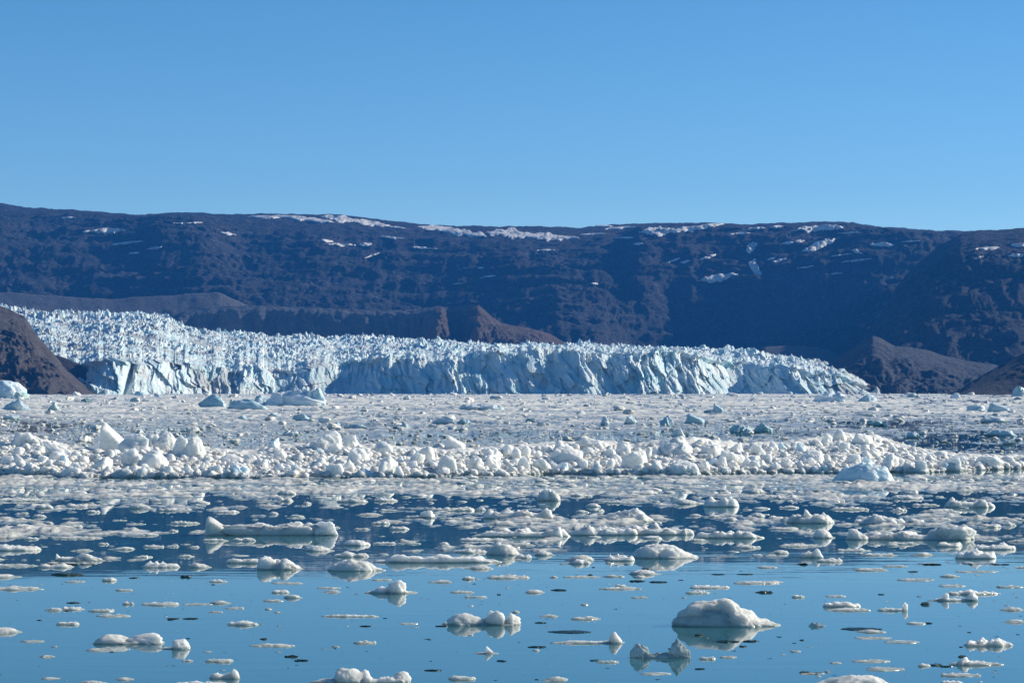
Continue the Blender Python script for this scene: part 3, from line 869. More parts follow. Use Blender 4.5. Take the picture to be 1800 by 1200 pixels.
block(167, 218, 737, 792, 'wedge', 'tall pointed white ice block with a steep bluish side, highest on the ridge', landmark='tall pointed block')
block(203, 264, 759, 796, label='big smooth rounded ice boulder just behind the dome, beside the tall pointed block', landmark='big rounded boulder', cuts=5)
block(240, 286, 761, 780, label='flat-topped white ice slab lying behind the big rounded boulder')
block(267, 316, 756, 791, label='peaked white ice boulder between the rounded boulder and the twin-humped block', landmark='peaked boulder', cuts=6)
block(312, 362, 764, 806, label='twin-humped ice block with a smooth shaded blue-grey front', landmark='twin-humped block', cuts=5)
block(296, 335, 762, 800, label='narrow shaded ice hump leaning on the twin-humped block')
block(242, 295, 789, 821, label='smooth white ice dome at the foot of the peaked boulder', landmark='smooth dome', cuts=3, rough=.07)
block(203, 248, 784, 818, label='grey dirty ice lump below the big rounded boulder', cuts=6, rough=.2)
block(235, 264, 821, 841, label='low white ice block at the waterline above a dark green notch', landmark='dark notch block')
block(543, 603, 754, 789, 'lump', 'large ice block with a flat pale blue side and white curved back', landmark='large flat-sided block', cuts=8, seed=44)
block(778, 818, 763, 787, 'wedge', 'lone wedge of ice with a bright sharp end, behind the crest', landmark='lone sharp wedge', seed=3)
block(655, 701, 798, 833, label='big two-sided boulder, shaded on one side and sunlit on the other', landmark='big two-sided boulder', cuts=6, seed=12)
block(657, 693, 773, 798, label='squarish white block near the crest above the two-sided boulder', landmark='squarish crest block')
block(610, 656, 784, 813, label='broad white ice hump below the large flat-sided block', landmark='broad hump')
block(570, 607, 812, 838, label='pyramid-shaped ice lump near the waterline below the broad hump', landmark='pyramid lump')
block(692, 711, 817, 839, label='small white cone of ice standing at the waterline')
block(768, 807, 796, 829, label='tall humped boulder below the lone sharp wedge', landmark='tall humped boulder')
block(955, 1026, 781, 813, label='very broad white boulder heap with a shaded hollow', landmark='very broad boulder', cuts=9)
block(1000, 1071, 767, 786, label='long flat white slab along the crest behind the very broad boulder', landmark='long crest slab')
block(1092, 1139, 789, 824, label='large smooth rounded boulder with a clean white top', landmark='large smooth boulder', cuts=4, rough=.06)
block(1175, 1231, 807, 833, label='wide blue-shaded boulder low on the ridge near the waterline', landmark='wide low boulder', cuts=5)
block(1150, 1231, 763, 799, label='massive rugged ice lump with a hollow, topping the middle of the ridge', landmark='massive rugged lump', cuts=9, rough=.16)
block(1180, 1206, 751, 767, label='small knob of ice on top of the massive rugged lump')
block(1262, 1311, 789, 816, label='broad white boulder beside the massive rugged lump', landmark='broad side boulder')
block(1278, 1309, 775, 797, label='domed white boulder behind the broad side boulder by the massive rugged lump')
block(1540, 1591, 794, 829, 'lump', 'big boxy block with a dark grey shaded side, near the thin end of the ridge', landmark='big boxy block', cuts=8, seed=71)
block(1462, 1491, 753, 773, label='round ice ball on the highest heap towards the thin end of the ridge', landmark='round ice ball')
block(1498, 1539, 759, 784, label='layered white block on the heap beside the round ice ball')
block(1608, 1636, 807, 831, label='upright white block standing alone past the big boxy block', landmark='upright lone block')
block(1652, 1691, 807, 834, label='squat block with a blue shaded side past the upright lone block', landmark='squat shaded block')
block(1715, 1763, 799, 821, label='low broad white hump near the thin end of the ridge', landmark='low end hump')
block(1760, 1791, 799, 817, label='last white boulder at the thin end of the ridge')
block(1405, 1451, 789, 811, label='pale sloping slab in the middle of the finer rubble', landmark='pale sloping slab')
glassy_g = on_water(1522, 847)
gx, gy = float(glassy_g[0]), float(glassy_g[1])
V, F = floe_shape('mound', 321, 136 * gy / FPX, 50 * gy / FPX, 31 * gy / FPX, 64, 18)
gl = obj('glassy_berg', mesh_np('glassy_berg', V, F), M['paleblue'], loc=(gx, gy + .8, 0))
tag(gl, 'low glassy pale blue berg floating in front of the big boxy block', 'ice berg')
REST = [(8, 60, 757, 784), (70, 150, 773, 801), (86, 116, 791, 809), (100, 121, 797, 819), (140, 196, 801, 824), (105, 141, 817, 838), (40, 66, 811, 827), (0, 26, 799, 814), (378, 426, 796, 813), (428, 452, 797, 816),
        (395, 441, 814, 838), (315, 341, 814, 833), (280, 306, 817, 833), (330, 356, 830, 841), (370, 396, 814, 833), (60, 86, 799, 813), (602, 631, 762, 784), (466, 491, 767, 786), (480, 506, 786, 809), (568, 603, 777, 796),
        (732, 766, 781, 811), (712, 747, 794, 816), (595, 626, 805, 827), (545, 581, 802, 821), (625, 666, 819, 839), (805, 851, 799, 827), (850, 881, 797, 826), (840, 886, 784, 806), (880, 908, 779, 801), (475, 501, 812, 829),
        (450, 471, 806, 822), (510, 531, 814, 826), (898, 916, 784, 806), (912, 934, 781, 801), (970, 1004, 772, 791), (1022, 1054, 784, 799), (905, 934, 802, 826), (935, 971, 802, 828), (975, 1001, 811, 829), (1060, 1086, 784, 806),
        (1080, 1111, 777, 801), (1075, 1099, 796, 814), (1138, 1166, 806, 829), (1155, 1188, 802, 814), (1145, 1166, 784, 801), (1178, 1206, 777, 798), (1230, 1271, 779, 801), (1258, 1279, 801, 819), (1260, 1281, 816, 833), (1320, 1351, 779, 801),
        (1350, 1371, 772, 793), (1440, 1466, 759, 781), (1398, 1418, 776, 794), (1412, 1436, 802, 819), (1488, 1516, 796, 816), (1585, 1611, 809, 829), (1625, 1646, 796, 811), (1675, 1706, 799, 816), (1355, 1376, 809, 826), (1440, 1461, 814, 831),
        (1425, 1451, 819, 833), (1062, 1082, 804, 821), (1012, 1036, 806, 822), (1040, 1060, 812, 828), (1300, 1326, 806, 822), (1335, 1358, 796, 812), (1516, 1538, 800, 818), (1560, 1580, 780, 794), (20, 44, 784, 798), (350, 372, 800, 816)]
for k, (a, b, t, c) in enumerate(REST):
    block(a, b, t, c, cuts=6 + k % 5, rough=(.07, .1, .14, .18)[k % 4], flat=(.38 if k % 4 == 1 else None), mat=('paleblue' if k % 7 == 3 else 'block'))
for k in range(95):
    px = rc.uniform(0, 1780); a, b = float(curve(FRONT, px)), float(curve(CREST, px))
    base = a - 1 - (a - b - 6) * rc.random() ** .8
    w = rc.uniform(13, 25)
    block(px - w / 2, px + w / 2, base - w * rc.uniform(.5, .75), base, cuts=int(rc.integers(6, 11)), rough=rc.uniform(.07, .18), depth=rc.uniform(.7, 1.0), flat=(.36 if k % 3 == 0 else None), mat=('paleblue' if k % 8 == 5 else 'block'))

# ------------------------------------------------------------------ icebergs and bergy bits out in the brash field
BERGS = []
def berg(px0, px1, top, base, label, mat='berg', style='lump', cuts=8, rough=.16, parts=(), seed=None):
    px = (px0 + px1) / 2
    x, y = on_water(px, base); x, y = float(x), float(y)
    m = y / FPX
    root = None
    seed = seed or int(px * 11 + base)
    w, h = (px1 - px0) * m, (base - top) * m
    V, F = wedge(seed, 4) if style == 'wedge' else lump(seed, 3, cuts, rough)
    V = fit(V, w, w * .7, h, .6)
    if not parts:
        root = obj('iceberg', mesh_np('iceberg', V, F), M[mat], loc=(x, y + w * .25, 0))
    else:
        root = bpy.data.objects.new('iceberg', None); col.objects.link(root); root.location = (x, y, 0)
        obj('ice_body', mesh_np('ice_body', V, F), M[mat], root, (0, w * .25, 0))
        for k, (a, b, t, c, mt) in enumerate(parts):
            pw, ph = (b - a) * m, (c - t) * m
            V, F = lump(seed + 50 + k, 3, 7, .15)
            V = fit(V, pw, pw * .8, ph, .6)
            obj('ice_hump', mesh_np('ice_hump', V, F), M[mt], root, (((a + b) / 2 - px) * m, pw * .3 - .3 + 0.8 * k * m * 4, max(0.0, (base - c) * m * .5)))
    tag(root, label, 'iceberg', 'icebergs out in the brash field')
    BERGS.append(root)
berg(346, 402, 693, 716, 'dark blue blocky iceberg in front of the glacier cliff', 'blueberg', cuts=9, seed=5)
berg(462, 572, 686, 714, 'largest white iceberg of heaped humps below the glacier cliff', 'berg', cuts=7, parts=((464, 500, 686, 708, 'berg'), (496, 534, 680, 706, 'berg'), (524, 552, 676, 702, 'berg'), (540, 572, 684, 716, 'berg'), (440, 478, 696, 716, 'berg')))
berg(398, 470, 700, 720, 'low white iceberg between the dark blue one and the largest one', 'berg', parts=((398, 424, 700, 716, 'berg'), (402, 414, 697, 712, 'greenberg'), (424, 446, 704, 718, 'greenberg')))
berg(-30, 42, 668, 700, 'white iceberg cut off by the picture edge under the brown headland', 'berg', cuts=6, parts=((-20, 30, 686, 712, 'berg'), (8, 48, 696, 709, 'greenberg')))
berg(0, 50, 700, 722, 'greyish jumbled iceberg below the edge iceberg', 'berg', cuts=9, rough=.25)
berg(83, 105, 708, 722, 'small dark green iceberg under the brown headland', 'greenberg')
berg(142, 160, 699, 707, 'small turquoise iceberg near the tip of the brown headland', 'greenberg')
berg(234, 254, 687, 695, 'little dark blue iceberg at the glacier foot by the blue grotto', 'blueberg')
berg(270, 282, 690, 698, 'tiny blue-grey iceberg just past the blue grotto', 'blueberg')
berg(597, 634, 684, 692, 'long dark blue iceberg right against the glacier cliff', 'blueberg', rough=.25)
berg(640, 664, 684, 690, 'small white iceberg at the cliff beside the long dark blue one', 'berg')
berg(930, 958, 687, 692, 'thin black-blue iceberg low against the middle of the cliff', 'blueberg')
berg(806, 880, 710, 721, 'long ragged white iceberg alone in mid brash field', 'berg', rough=.28, parts=((806, 836, 712, 721, 'berg'), (830, 862, 709, 720, 'berg'), (856, 886, 712, 720, 'berg')))
berg(1253, 1272, 709, 725, 'turquoise upright iceberg with a thin tail', 'blueberg', 'wedge', parts=((1236, 1262, 720, 726, 'blueberg'),), seed=8)
berg(1430, 1490, 687, 707, 'ragged blue-white iceberg below the end of the glacier', 'berg', rough=.28, cuts=9, parts=((1432, 1462, 696, 708, 'blueberg'), (1462, 1486, 688, 704, 'berg')))
berg(1508, 1545, 692, 706, 'white pyramid iceberg in front of the grey moraine', 'berg', cuts=5)
berg(1594, 1618, 690, 698, 'flat green iceberg in front of the grey moraine', 'greenberg')
berg(1670, 1690, 690, 701, 'pointed grey-white iceberg before the dark headland', 'berg')
berg(1738, 1778, 708, 724, 'turquoise tilted iceberg in front of the dark headland', 'blueberg', 'wedge', seed=21)
berg(1698, 1738, 712, 722, 'low blue-white iceberg beside the turquoise tilted one', 'berg')
berg(1780, 1812, 678, 697, 'dark green iceberg at the picture edge under the dark headland', 'greenberg')
berg(1726, 1772, 731, 744, 'white hump iceberg below the turquoise tilted one', 'berg', cuts=5)
berg(1524, 1556, 738, 749, 'boxy green-sided iceberg above the round ice ball', 'greenberg', cuts=9, parts=((1550, 1560, 738, 747, 'berg'),))
berg(1735, 1790, 754, 767, 'broad pale blue hump near open dark water', 'berg', cuts=4)
berg(1593, 1622, 758, 771, 'blue-grey pyramid iceberg by the dark open lane', 'berg')
berg(1282, 1320, 746, 762, 'grey-blue jagged iceberg above the domed boulder', 'blueberg', rough=.2, parts=((1306, 1324, 746, 760, 'berg'),))
berg(1322, 1360, 742, 761, 'greenish white iceberg beside the grey-blue jagged one', 'berg', parts=((1340, 1352, 750, 761, 'greenberg'),))
berg(1204, 1240, 727, 745, 'white pointed iceberg with a long sloping back', 'berg', 'wedge', seed=31)
berg(1160, 1186, 729, 747, 'blue knob iceberg above the massive rugged lump', 'berg', parts=((1162, 1176, 733, 748, 'blueberg'),))
berg(1056, 1072, 731, 747, 'small upright white iceberg above the large smooth boulder', 'berg')
berg(1096, 1122, 729, 746, 'white boulder iceberg between two bluish ones', 'berg')
berg(922, 942, 735, 742, 'small teal iceberg above the very broad boulder', 'greenberg')
berg(756, 802, 733, 745, 'grey flat-backed iceberg in mid brash field', 'berg', cuts=5)
berg(802, 828, 736, 746, 'small white tent-shaped iceberg beside the grey flat-backed one', 'berg', cuts=5)
berg(512, 546, 727, 740, 'ragged grey iceberg below the largest white iceberg', 'berg', rough=.28)
berg(578, 598, 741, 752, 'small blue pyramid iceberg above the large flat-sided block', 'blueberg')
berg(600, 650, 745, 753, 'low white iceberg above the broad hump', 'berg', rough=.22)
berg(690, 722, 742, 754, 'ragged white iceberg above the squarish crest block', 'berg', rough=.28)
berg(500, 530, 756, 768, 'grey-white iceberg just behind the ridge left of the large block', 'berg', rough=.22)
berg(415, 434, 729, 738, 'deep blue little iceberg below the low white one', 'blueberg')
berg(2, 32, 728, 738, 'pale blue iceberg at the picture edge above the ridge', 'berg')
berg(470, 490, 725, 733, 'small white iceberg beside the ragged grey one', 'berg')

# ------------------------------------------------------------------ drifting floes
FLOES = []
def floe(x0, x1, top, base, style=None, label=None, landmark=None, mat='floe', depth=None, seed=None, tone=None, extra=(), name='ice_floe'):
    px, w_px, h_px = (x0 + x1) / 2, float(x1 - x0), float(base - top)
    x, y = on_water(px, base); x, y = float(x), float(y)
    m = y / FPX
    seed = seed if seed is not None else int(px * 17 + base * 29)
    r = np.random.default_rng(seed)
    asp = h_px / w_px
    if style is None:
        style = 'flat' if asp < .14 else ('lumpy' if w_px > 70 and r.random() < .6 else r.choice(['mound', 'lumpy', 'ridge']))
    w = w_px * m
    d = w * (depth if depth else r.uniform(.45, .8) if w_px < 90 else r.uniform(.35, .5))
    d = min(d, 5.0)
    dep = CAM_H / y
    h = max((h_px * m - d * dep * .55) * (.52 if h_px < 20 else .78), .22 * h_px * m, .02)
    big = w_px > 80
    V, F = floe_shape(style, seed, w, d, h, 64 if big else 40, 18 if big else 11)
    me = mesh_np(name, V, F)
    ground = (x, y + d * .5, 0)
    if extra:
        root = bpy.data.objects.new(name, None); col.objects.link(root); root.location = ground
        obj('floe_base', me, M[mat], root)
        for k, (a, b, t, c, st) in enumerate(extra):
            pw, ph = (b - a) * m, (c - t) * m * .88
            V, F = wedge(seed + k, 3) if st == 'wedge' else lump(seed + 7 * k, 4 if pw > 1.0 else 3, 5 if st == 'smooth' else 7, .11 if st == 'smooth' else .17)
            V = fit(V, pw, min(pw * .8, d * .9), ph, .9)
            obj('ice_hump', mesh_np('ice_hump', V, F), M[mat], root, (((a + b) / 2 - px) * m, -d * .12 + k * .04, 0.0))
        o = root
    else:
        o = obj(name, me, M[mat], loc=ground)
    FLOES.append(dict(o=o, px=px, py=base, w=w_px, h=h_px, label=label, landmark=landmark, style=style, mat=mat))
    return o
# the ones that stand out
floe(354, 598, 914, 941, 'ridge', 'long thick bar of ice with a raised block at one end, on dark water', 'long thick bar', depth=.16, extra=((354, 400, 899, 936, 'wedge'), (380, 500, 914, 938, 'smooth'), (530, 596, 912, 940, 'lump'), (440, 570, 915, 939, 'smooth')))
floe(-50, 77, 949, 968, 'ridge', 'thick rounded floe cut by the picture edge, above the two low mounds', 'thick edge floe')
floe(75, 190, 969, 986, 'flat', 'long pale floe with one small pointed peak', 'long peaked floe', depth=.3, extra=((94, 106, 964, 978, 'wedge'), (110, 180, 970, 985, 'smooth')))
floe(450, 530, 980, 1002, 'mound', 'heaped pair of rounded lumps at the edge of the sky reflection', 'heaped pair', extra=((448, 488, 971, 998, 'smooth'), (476, 528, 980, 1003, 'lump')))
floe(570, 677, 979, 1004, 'mound', 'big smooth oval mound at the edge of the sky reflection', 'big oval mound', depth=.5)
floe(390, 470, 973, 990, 'ridge', 'smooth cylinder-like floe beside the heaped pair of lumps', 'cylinder floe', depth=.3)
floe(655, 905, 967, 989, 'lumpy', 'long low rampart of many small ice lumps', 'long rampart of lumps', depth=.14)
floe(795, 862, 956, 972, 'flat', 'flat grey slab resting behind the long rampart of lumps', 'flat grey slab')
floe(848, 922, 950, 976, 'mound', 'grey shaded dome behind the long rampart of lumps', 'grey shaded dome')
floe(842, 990, 884, 912, 'lumpy', 'wide heap of lumps drifting above the grey shaded dome', 'wide heap of lumps', depth=.3)
floe(706, 764, 899, 910, 'flat', 'tapering floe with a round bulb at its end', 'bulb-ended floe', extra=((738, 764, 896, 911, 'smooth'),))
floe(1062, 1152, 892, 917, 'mound', 'large rounded slab boulder afloat above the rubble bank', 'rounded slab boulder', depth=.5, extra=((1066, 1148, 893, 915, 'smooth'),))
floe(818, 1010, 918, 944, 'lumpy', 'rubble bank of broken ice, its end nearest the grey shaded dome', 'rubble bank', depth=.22)
floe(985, 1125, 909, 941, 'lumpy', 'highest middle stretch of the rubble bank', 'high rubble bank', depth=.25)
floe(1100, 1228, 912, 940, 'lumpy', 'stretch of rubble bank behind the big sloping mound', None, depth=.25)
floe(1205, 1352, 925, 946, 'lumpy', 'thin far end of the rubble bank beside open dark water', 'thin rubble bank', depth=.2)
floe(1100, 1234, 952, 982, 'mound', 'big sloping grey mound with small lumps along its front', 'big sloping mound', depth=.5, extra=((1140, 1166, 967, 984, 'lump'), (1168, 1200, 966, 983, 'lump'), (1100, 1190, 950, 976, 'smooth')))
floe(1383, 1476, 899, 920, 'ridge', 'floe carrying an upright split block', 'split-block floe', extra=((1388, 1412, 902, 920, 'lump'), (1413, 1437, 892, 920, 'wedge')))
floe(1426, 1471, 926, 946, 'mound', 'small clean white dome below the split-block floe', 'small clean dome', depth=.7)
floe(1502, 1602, 901, 922, 'ridge', 'thick smooth whale-backed floe', 'whale-backed floe', depth=.45)
floe(1488, 1728, 921, 949, 'lumpy', 'largest rubble floe, long and heaped, below the whale-backed floe', 'largest rubble floe', depth=.2, extra=((1640, 1720, 918, 947, 'lump'), (1488, 1530, 928, 950, 'lump')))
floe(1660, 1758, 866, 892, 'lumpy', 'rugged heaped floe on dark water near the picture edge', 'rugged heaped floe')
floe(1680, 1757, 962, 982, 'ridge', 'thick block-edged floe just above the sky reflection, near the picture edge', 'thick block-edged floe', depth=.4)
floe(1400, 1448, 962, 980, 'mound', 'rounded floe with a trailing heap of lumps', 'trailing-heap floe', extra=((1424, 1448, 961, 980, 'smooth'),))
floe(1435, 1492, 971, 988, 'lumpy', 'lumpy heap touching the rounded floe above the sky reflection')
floe(940, 988, 857, 880, 'mound', 'bright white twin lumps on dark reflection below the ridge', 'bright twin lumps', extra=((942, 962, 856, 876, 'lump'), (962, 986, 857, 878, 'smooth')))
floe(218, 273, 880, 894, 'mound', 'white rounded floe where the tall pointed block is mirrored', 'mirror-image floe')
floe(765, 922, 1083, 1099, 'flat', 'white two-humped floe like a lying seal, alone on blue water', 'two-humped floe', depth=.3, extra=((785, 858, 1074, 1098, 'smooth'), (848, 890, 1070, 1098, 'smooth'), (880, 918, 1073, 1096, 'lump')))
floe(1178, 1383, 1050, 1102, 'mound', 'biggest white hump of ice on the blue water', 'biggest white hump', depth=.45, extra=((1182, 1345, 1047, 1100, 'smooth'),), seed=5)
floe(1408, 1605, 1184, 1214, 'mound', 'big white hump cut by the bottom edge of the picture', 'bottom-edge hump', depth=.45)
floe(535, 722, 1182, 1202, 'lumpy', 'row of white lumps cut by the bottom edge of the picture', 'bottom row of lumps', depth=.25, extra=((578, 640, 1170, 1201, 'lump'), (625, 660, 1173, 1200, 'lump'), (690, 722, 1178, 1200, 'smooth')))
floe(-50, 38, 1095, 1113, 'mound', 'white hump cut by the picture edge, low on the blue water', 'picture-edge hump', depth=.6)
floe(157, 292, 1113, 1132, 'lumpy', 'jumbled white floe of joined cakes', 'jumbled floe', depth=.4, extra=((215, 290, 1104, 1124, 'smooth'), (157, 230, 1112, 1130, 'smooth')))
floe(140, 224, 1134, 1145, 'flat', 'flat white cake against the front of the jumbled floe')
floe(270, 334, 1132, 1141, 'flat', 'round white lump on a thin cake beside the jumbled floe', 'lump-on-cake floe', extra=((300, 334, 1121, 1141, 'smooth'),))
floe(640, 737, 1030, 1043, 'flat', 'flat floe rising to one pointed hump', 'pointed-hump floe', extra=((676, 716, 1015, 1041, 'lump'), (642, 690, 1029, 1042, 'smooth')))
floe(965, 1112, 1121, 1131, 'flat', 'long thin cake with a ball of ice at its end', 'ball-ended cake', depth=.22, extra=((1070, 1096, 1107, 1130, 'lump'),))
floe(830, 877, 1142, 1149, 'flat', 'small dark cake with a thin upright splinter', 'splinter cake', extra=((852, 866, 1132, 1147, 'wedge'),))
floe(1107, 1216, 1139, 1156, 'ridge', 'glassy clear ice shaped like a dumbbell, glinting in the sun', 'glassy dumbbell', mat='glassy', depth=.22, extra=((1107, 1142, 1122, 1151, 'lump'), (1172, 1216, 1119, 1157, 'lump')))
floe(1420, 1456, 1089, 1101, 'mound', 'small glinting lump of clear ice right of the biggest white hump', 'glinting clear lump', mat='glassy')
floe(560, 667, 1075, 1084, 'flat', 'long straight thin floe on blue water above the lone small lump', 'long straight thin floe', depth=.2)
floe(1445, 1515, 1049, 1067, 'ridge', 'thick white cake with a knobbly back, doubled by a flatter one', 'knobbly-backed cake', depth=.4)
floe(1453, 1538, 1063, 1074, 'flat', 'flat cake lying against the knobbly-backed one')
floe(1540, 1600, 1062, 1074, 'flat', 'flat cake with a small upright knob at its end', 'end-knob cake', extra=((1588, 1598, 1056, 1073, 'lump'),))
floe(1630, 1722, 1045, 1056, 'flat', 'thin cake with two separate round knobs', 'two-knob cake', depth=.25, extra=((1655, 1672, 1040, 1056, 'lump'), (1697, 1722, 1041, 1057, 'smooth')))
floe(1655, 1757, 1028, 1045, 'flat', 'long pale cake just behind the one with two knobs', depth=.3)
floe(1668, 1772, 1152, 1169, 'lumpy', 'white and dark lumpy cake towards the bottom corner', 'lumpy corner cake', depth=.3, extra=((1680, 1708, 1150, 1166, 'smooth'),))
floe(1690, 1792, 1116, 1136, 'flat', 'broad slanting pale cake above the lumpy corner cake', 'broad slanting cake')
floe(80, 146, 1003, 1011, 'ridge', 'dark green clear ice at the edge of the sky reflection', 'dark green ice', mat='clear', depth=.4)
floe(362, 421, 1174, 1193, 'ridge', 'white cake with a raised end near the bottom edge', 'raised-end cake', extra=((398, 421, 1173, 1192, 'lump'),))
floe(280, 406, 1190, 1206, 'flat', 'broad white cake cut by the bottom edge below the raised-end cake', depth=.4)
PLAIN = [  # x from, x to, top, waterline; on the dark reflection
    (60, 132, 985, 998), (-40, 62, 986, 996), (232, 269, 967, 980), (245, 316, 978, 998), (318, 376, 984, 998), (243, 288, 950, 962), (288, 316, 952, 961), (308, 343, 962, 979), (185, 238, 957, 966), (82, 186, 939, 947), (150, 221, 932, 939),
    (30, 103, 925, 936), (35, 71, 936, 948), (105, 146, 915, 927), (-30, 63, 907, 916), (73, 94, 912, 921), (286, 349, 907, 921), (215, 256, 916, 922), (193, 224, 910, 915), (270, 346, 884, 898), (370, 426, 887, 901), (104, 156, 880, 891), (50, 86, 900, 909),
    (-40, 96, 868, 881), (55, 93, 880, 894), (145, 176, 892, 901), (240, 281, 932, 941), (294, 313, 926, 934), (345, 401, 938, 951), (405, 451, 940, 951), (115, 161, 962, 969), (-40, 36, 1004, 1016), (575, 656, 963, 979), (530, 591, 952, 969), (600, 652, 940, 959),
    (650, 701, 946, 956), (648, 686, 907, 921), (680, 723, 919, 931), (712, 743, 948, 956), (765, 791, 948, 958), (480, 523, 855, 869), (485, 516, 868, 881), (528, 548, 868, 886), (470, 493, 880, 904), (500, 539, 906, 911), (655, 700, 865, 881), (585, 651, 870, 883),
    (665, 701, 888, 898), (622, 673, 898, 906), (560, 608, 886, 892), (740, 841, 883, 898), (830, 857, 880, 897), (765, 831, 905, 913), (795, 900, 938, 951), (815, 868, 989, 1000), (700, 771, 846, 854), (618, 651, 925, 931), (1025, 1061, 880, 891), (1060, 1109, 873, 884),
    (1035, 1066, 889, 899), (1008, 1041, 893, 901), (1175, 1241, 870, 886), (1235, 1307, 868, 891), (1210, 1238, 900, 907), (1208, 1252, 943, 951), (1288, 1346, 953, 964), (905, 938, 960, 981), (934, 976, 962, 976), (988, 1051, 968, 986), (1056, 1122, 965, 986),
    (1000, 1041, 976, 991), (1273, 1302, 904, 915), (1346, 1379, 890, 913), (1595, 1627, 905, 918), (1560, 1622, 945, 957), (1640, 1702, 945, 961), (1350, 1412, 922, 931), (1365, 1451, 950, 961), (1350, 1391, 962, 973), (1470, 1541, 957, 969), (1512, 1582, 966, 977),
    (1600, 1642, 967, 976), (1705, 1800, 945, 966), (1723, 1766, 914, 927), (1758, 1793, 912, 924), (1570, 1627, 860, 877), (1603, 1657, 878, 889), (1568, 1597, 883, 898), (1674, 1717, 845, 862), (1428, 1491, 862, 881), (1350, 1407, 860, 877), (1370, 1411, 885, 893),
    (1455, 1537, 885, 896), (1620, 1702, 890, 901), (1763, 1800, 905, 913), (1634, 1682, 905, 916), (1240, 1268, 902, 909), (996, 1036, 862, 872), (1096, 1160, 858, 868), (880, 930, 860, 870), (1300, 1352, 852, 866), (560, 600, 922, 928), (170, 192, 950, 957), (1315, 1350, 896, 908),
    # on the blue reflection of the sky
    (212, 238, 1053, 1062), (245, 319, 1050, 1064), (315, 373, 1057, 1063), (365, 407, 1052, 1061), (75, 109, 1064, 1073), (105, 146, 1058, 1072), (150, 201, 1062, 1075), (160, 236, 1075, 1084), (385, 434, 1062, 1070), (365, 391, 1070, 1076), (397, 456, 1085, 1099),
    (95, 141, 1087, 1098), (30, 81, 1122, 1129), (65, 96, 1148, 1155), (352, 416, 1153, 1164), (318, 339, 1156, 1162), (435, 528, 1126, 1137), (473, 511, 1032, 1042), (495, 531, 1040, 1051), (458, 499, 1050, 1057), (365, 401, 1012, 1023), (175, 206, 1010, 1021), (110, 151, 1016, 1023),
    (200, 233, 1032, 1038), (-40, 76, 1024, 1037), (468, 541, 1020, 1026), (550, 601, 1028, 1034), (565, 601, 1034, 1041), (130, 191, 1191, 1203), (200, 238, 1187, 1195), (70, 106, 1187, 1193), (650, 691, 1013, 1020), (748, 799, 1016, 1024), (810, 836, 1007, 1018), (848, 936, 1004, 1017),
    (790, 834, 1032, 1042), (815, 859, 1042, 1050), (920, 961, 1032, 1042), (965, 981, 1007, 1015), (990, 1061, 1008, 1015), (1060, 1099, 1007, 1014), (1104, 1163, 995, 1010), (1050, 1131, 1027, 1036), (620, 661, 1118, 1131), (948, 986, 1077, 1084), (1003, 1063, 1074, 1089), (1048, 1092, 1154, 1165),
    (775, 841, 1182, 1195), (948, 1002, 1185, 1197), (1125, 1181, 1179, 1186), (1210, 1286, 1019, 1034), (1200, 1256, 1032, 1043), (1280, 1391, 1016, 1026), (1390, 1416, 1042, 1050), (1453, 1491, 1041, 1049), (1505, 1566, 1103, 1112), (1500, 1582, 1116, 1123), (1555, 1627, 1124, 1131),
    (1490, 1572, 1155, 1164), (1520, 1600, 1168, 1179), (1405, 1451, 1179, 1185), (1650, 1706, 1024, 1031), (1580, 1652, 1013, 1021), (1650, 1691, 1006, 1014), (1495, 1567, 993, 1003), (1680, 1761, 1000, 1006), (1783, 1806, 987, 998), (1750, 1806, 1023, 1033), (1758, 1806, 1063, 1073),
    (1764, 1806, 1084, 1094), (1590, 1632, 1090, 1097), (1654, 1732, 1176, 1189), (1654, 1697, 1190, 1203), (1613, 1637, 1160, 1171), (1550, 1600, 990, 996), (1330, 1368, 992, 998), (700, 735, 1092, 1097), (1108, 1140, 1046, 1051), (1265, 1300, 1150, 1156), (1228, 1262, 1149, 1159)]
for (a, b, t, c) in PLAIN: floe(a, b, max(t, c - .38 * (b - a)), c)
DARK = [(290, 316, 1084, 1088), (320, 349, 1083, 1088), (498, 526, 1147, 1155), (510, 546, 1155, 1162), (967, 1001, 1032, 1038), (1105, 1136, 1016, 1022), (1140, 1176, 1018, 1024), (963, 1041, 1107, 1113), (1325, 1361, 1034, 1042), (1257, 1302, 1122, 1129), (1305, 1336, 1121, 1128),
        (1250, 1278, 1006, 1010), (1296, 1330, 1006, 1010), (765, 790, 1097, 1101), (1480, 1560, 1104, 1108), (630, 654, 1096, 1101), (745, 776, 1175, 1179), (115, 141, 1055, 1060), (1595, 1616, 1001, 1005), (1220, 1240, 1172, 1176), (940, 962, 1091, 1095), (1652, 1676, 1167, 1172), (1405, 1450, 1181, 1185), (926, 962, 1133, 1138), (225, 245, 1012, 1016)]
for (a, b, t, c) in DARK: floe(a, b, t, c, 'flat', mat='clear', depth=.7)

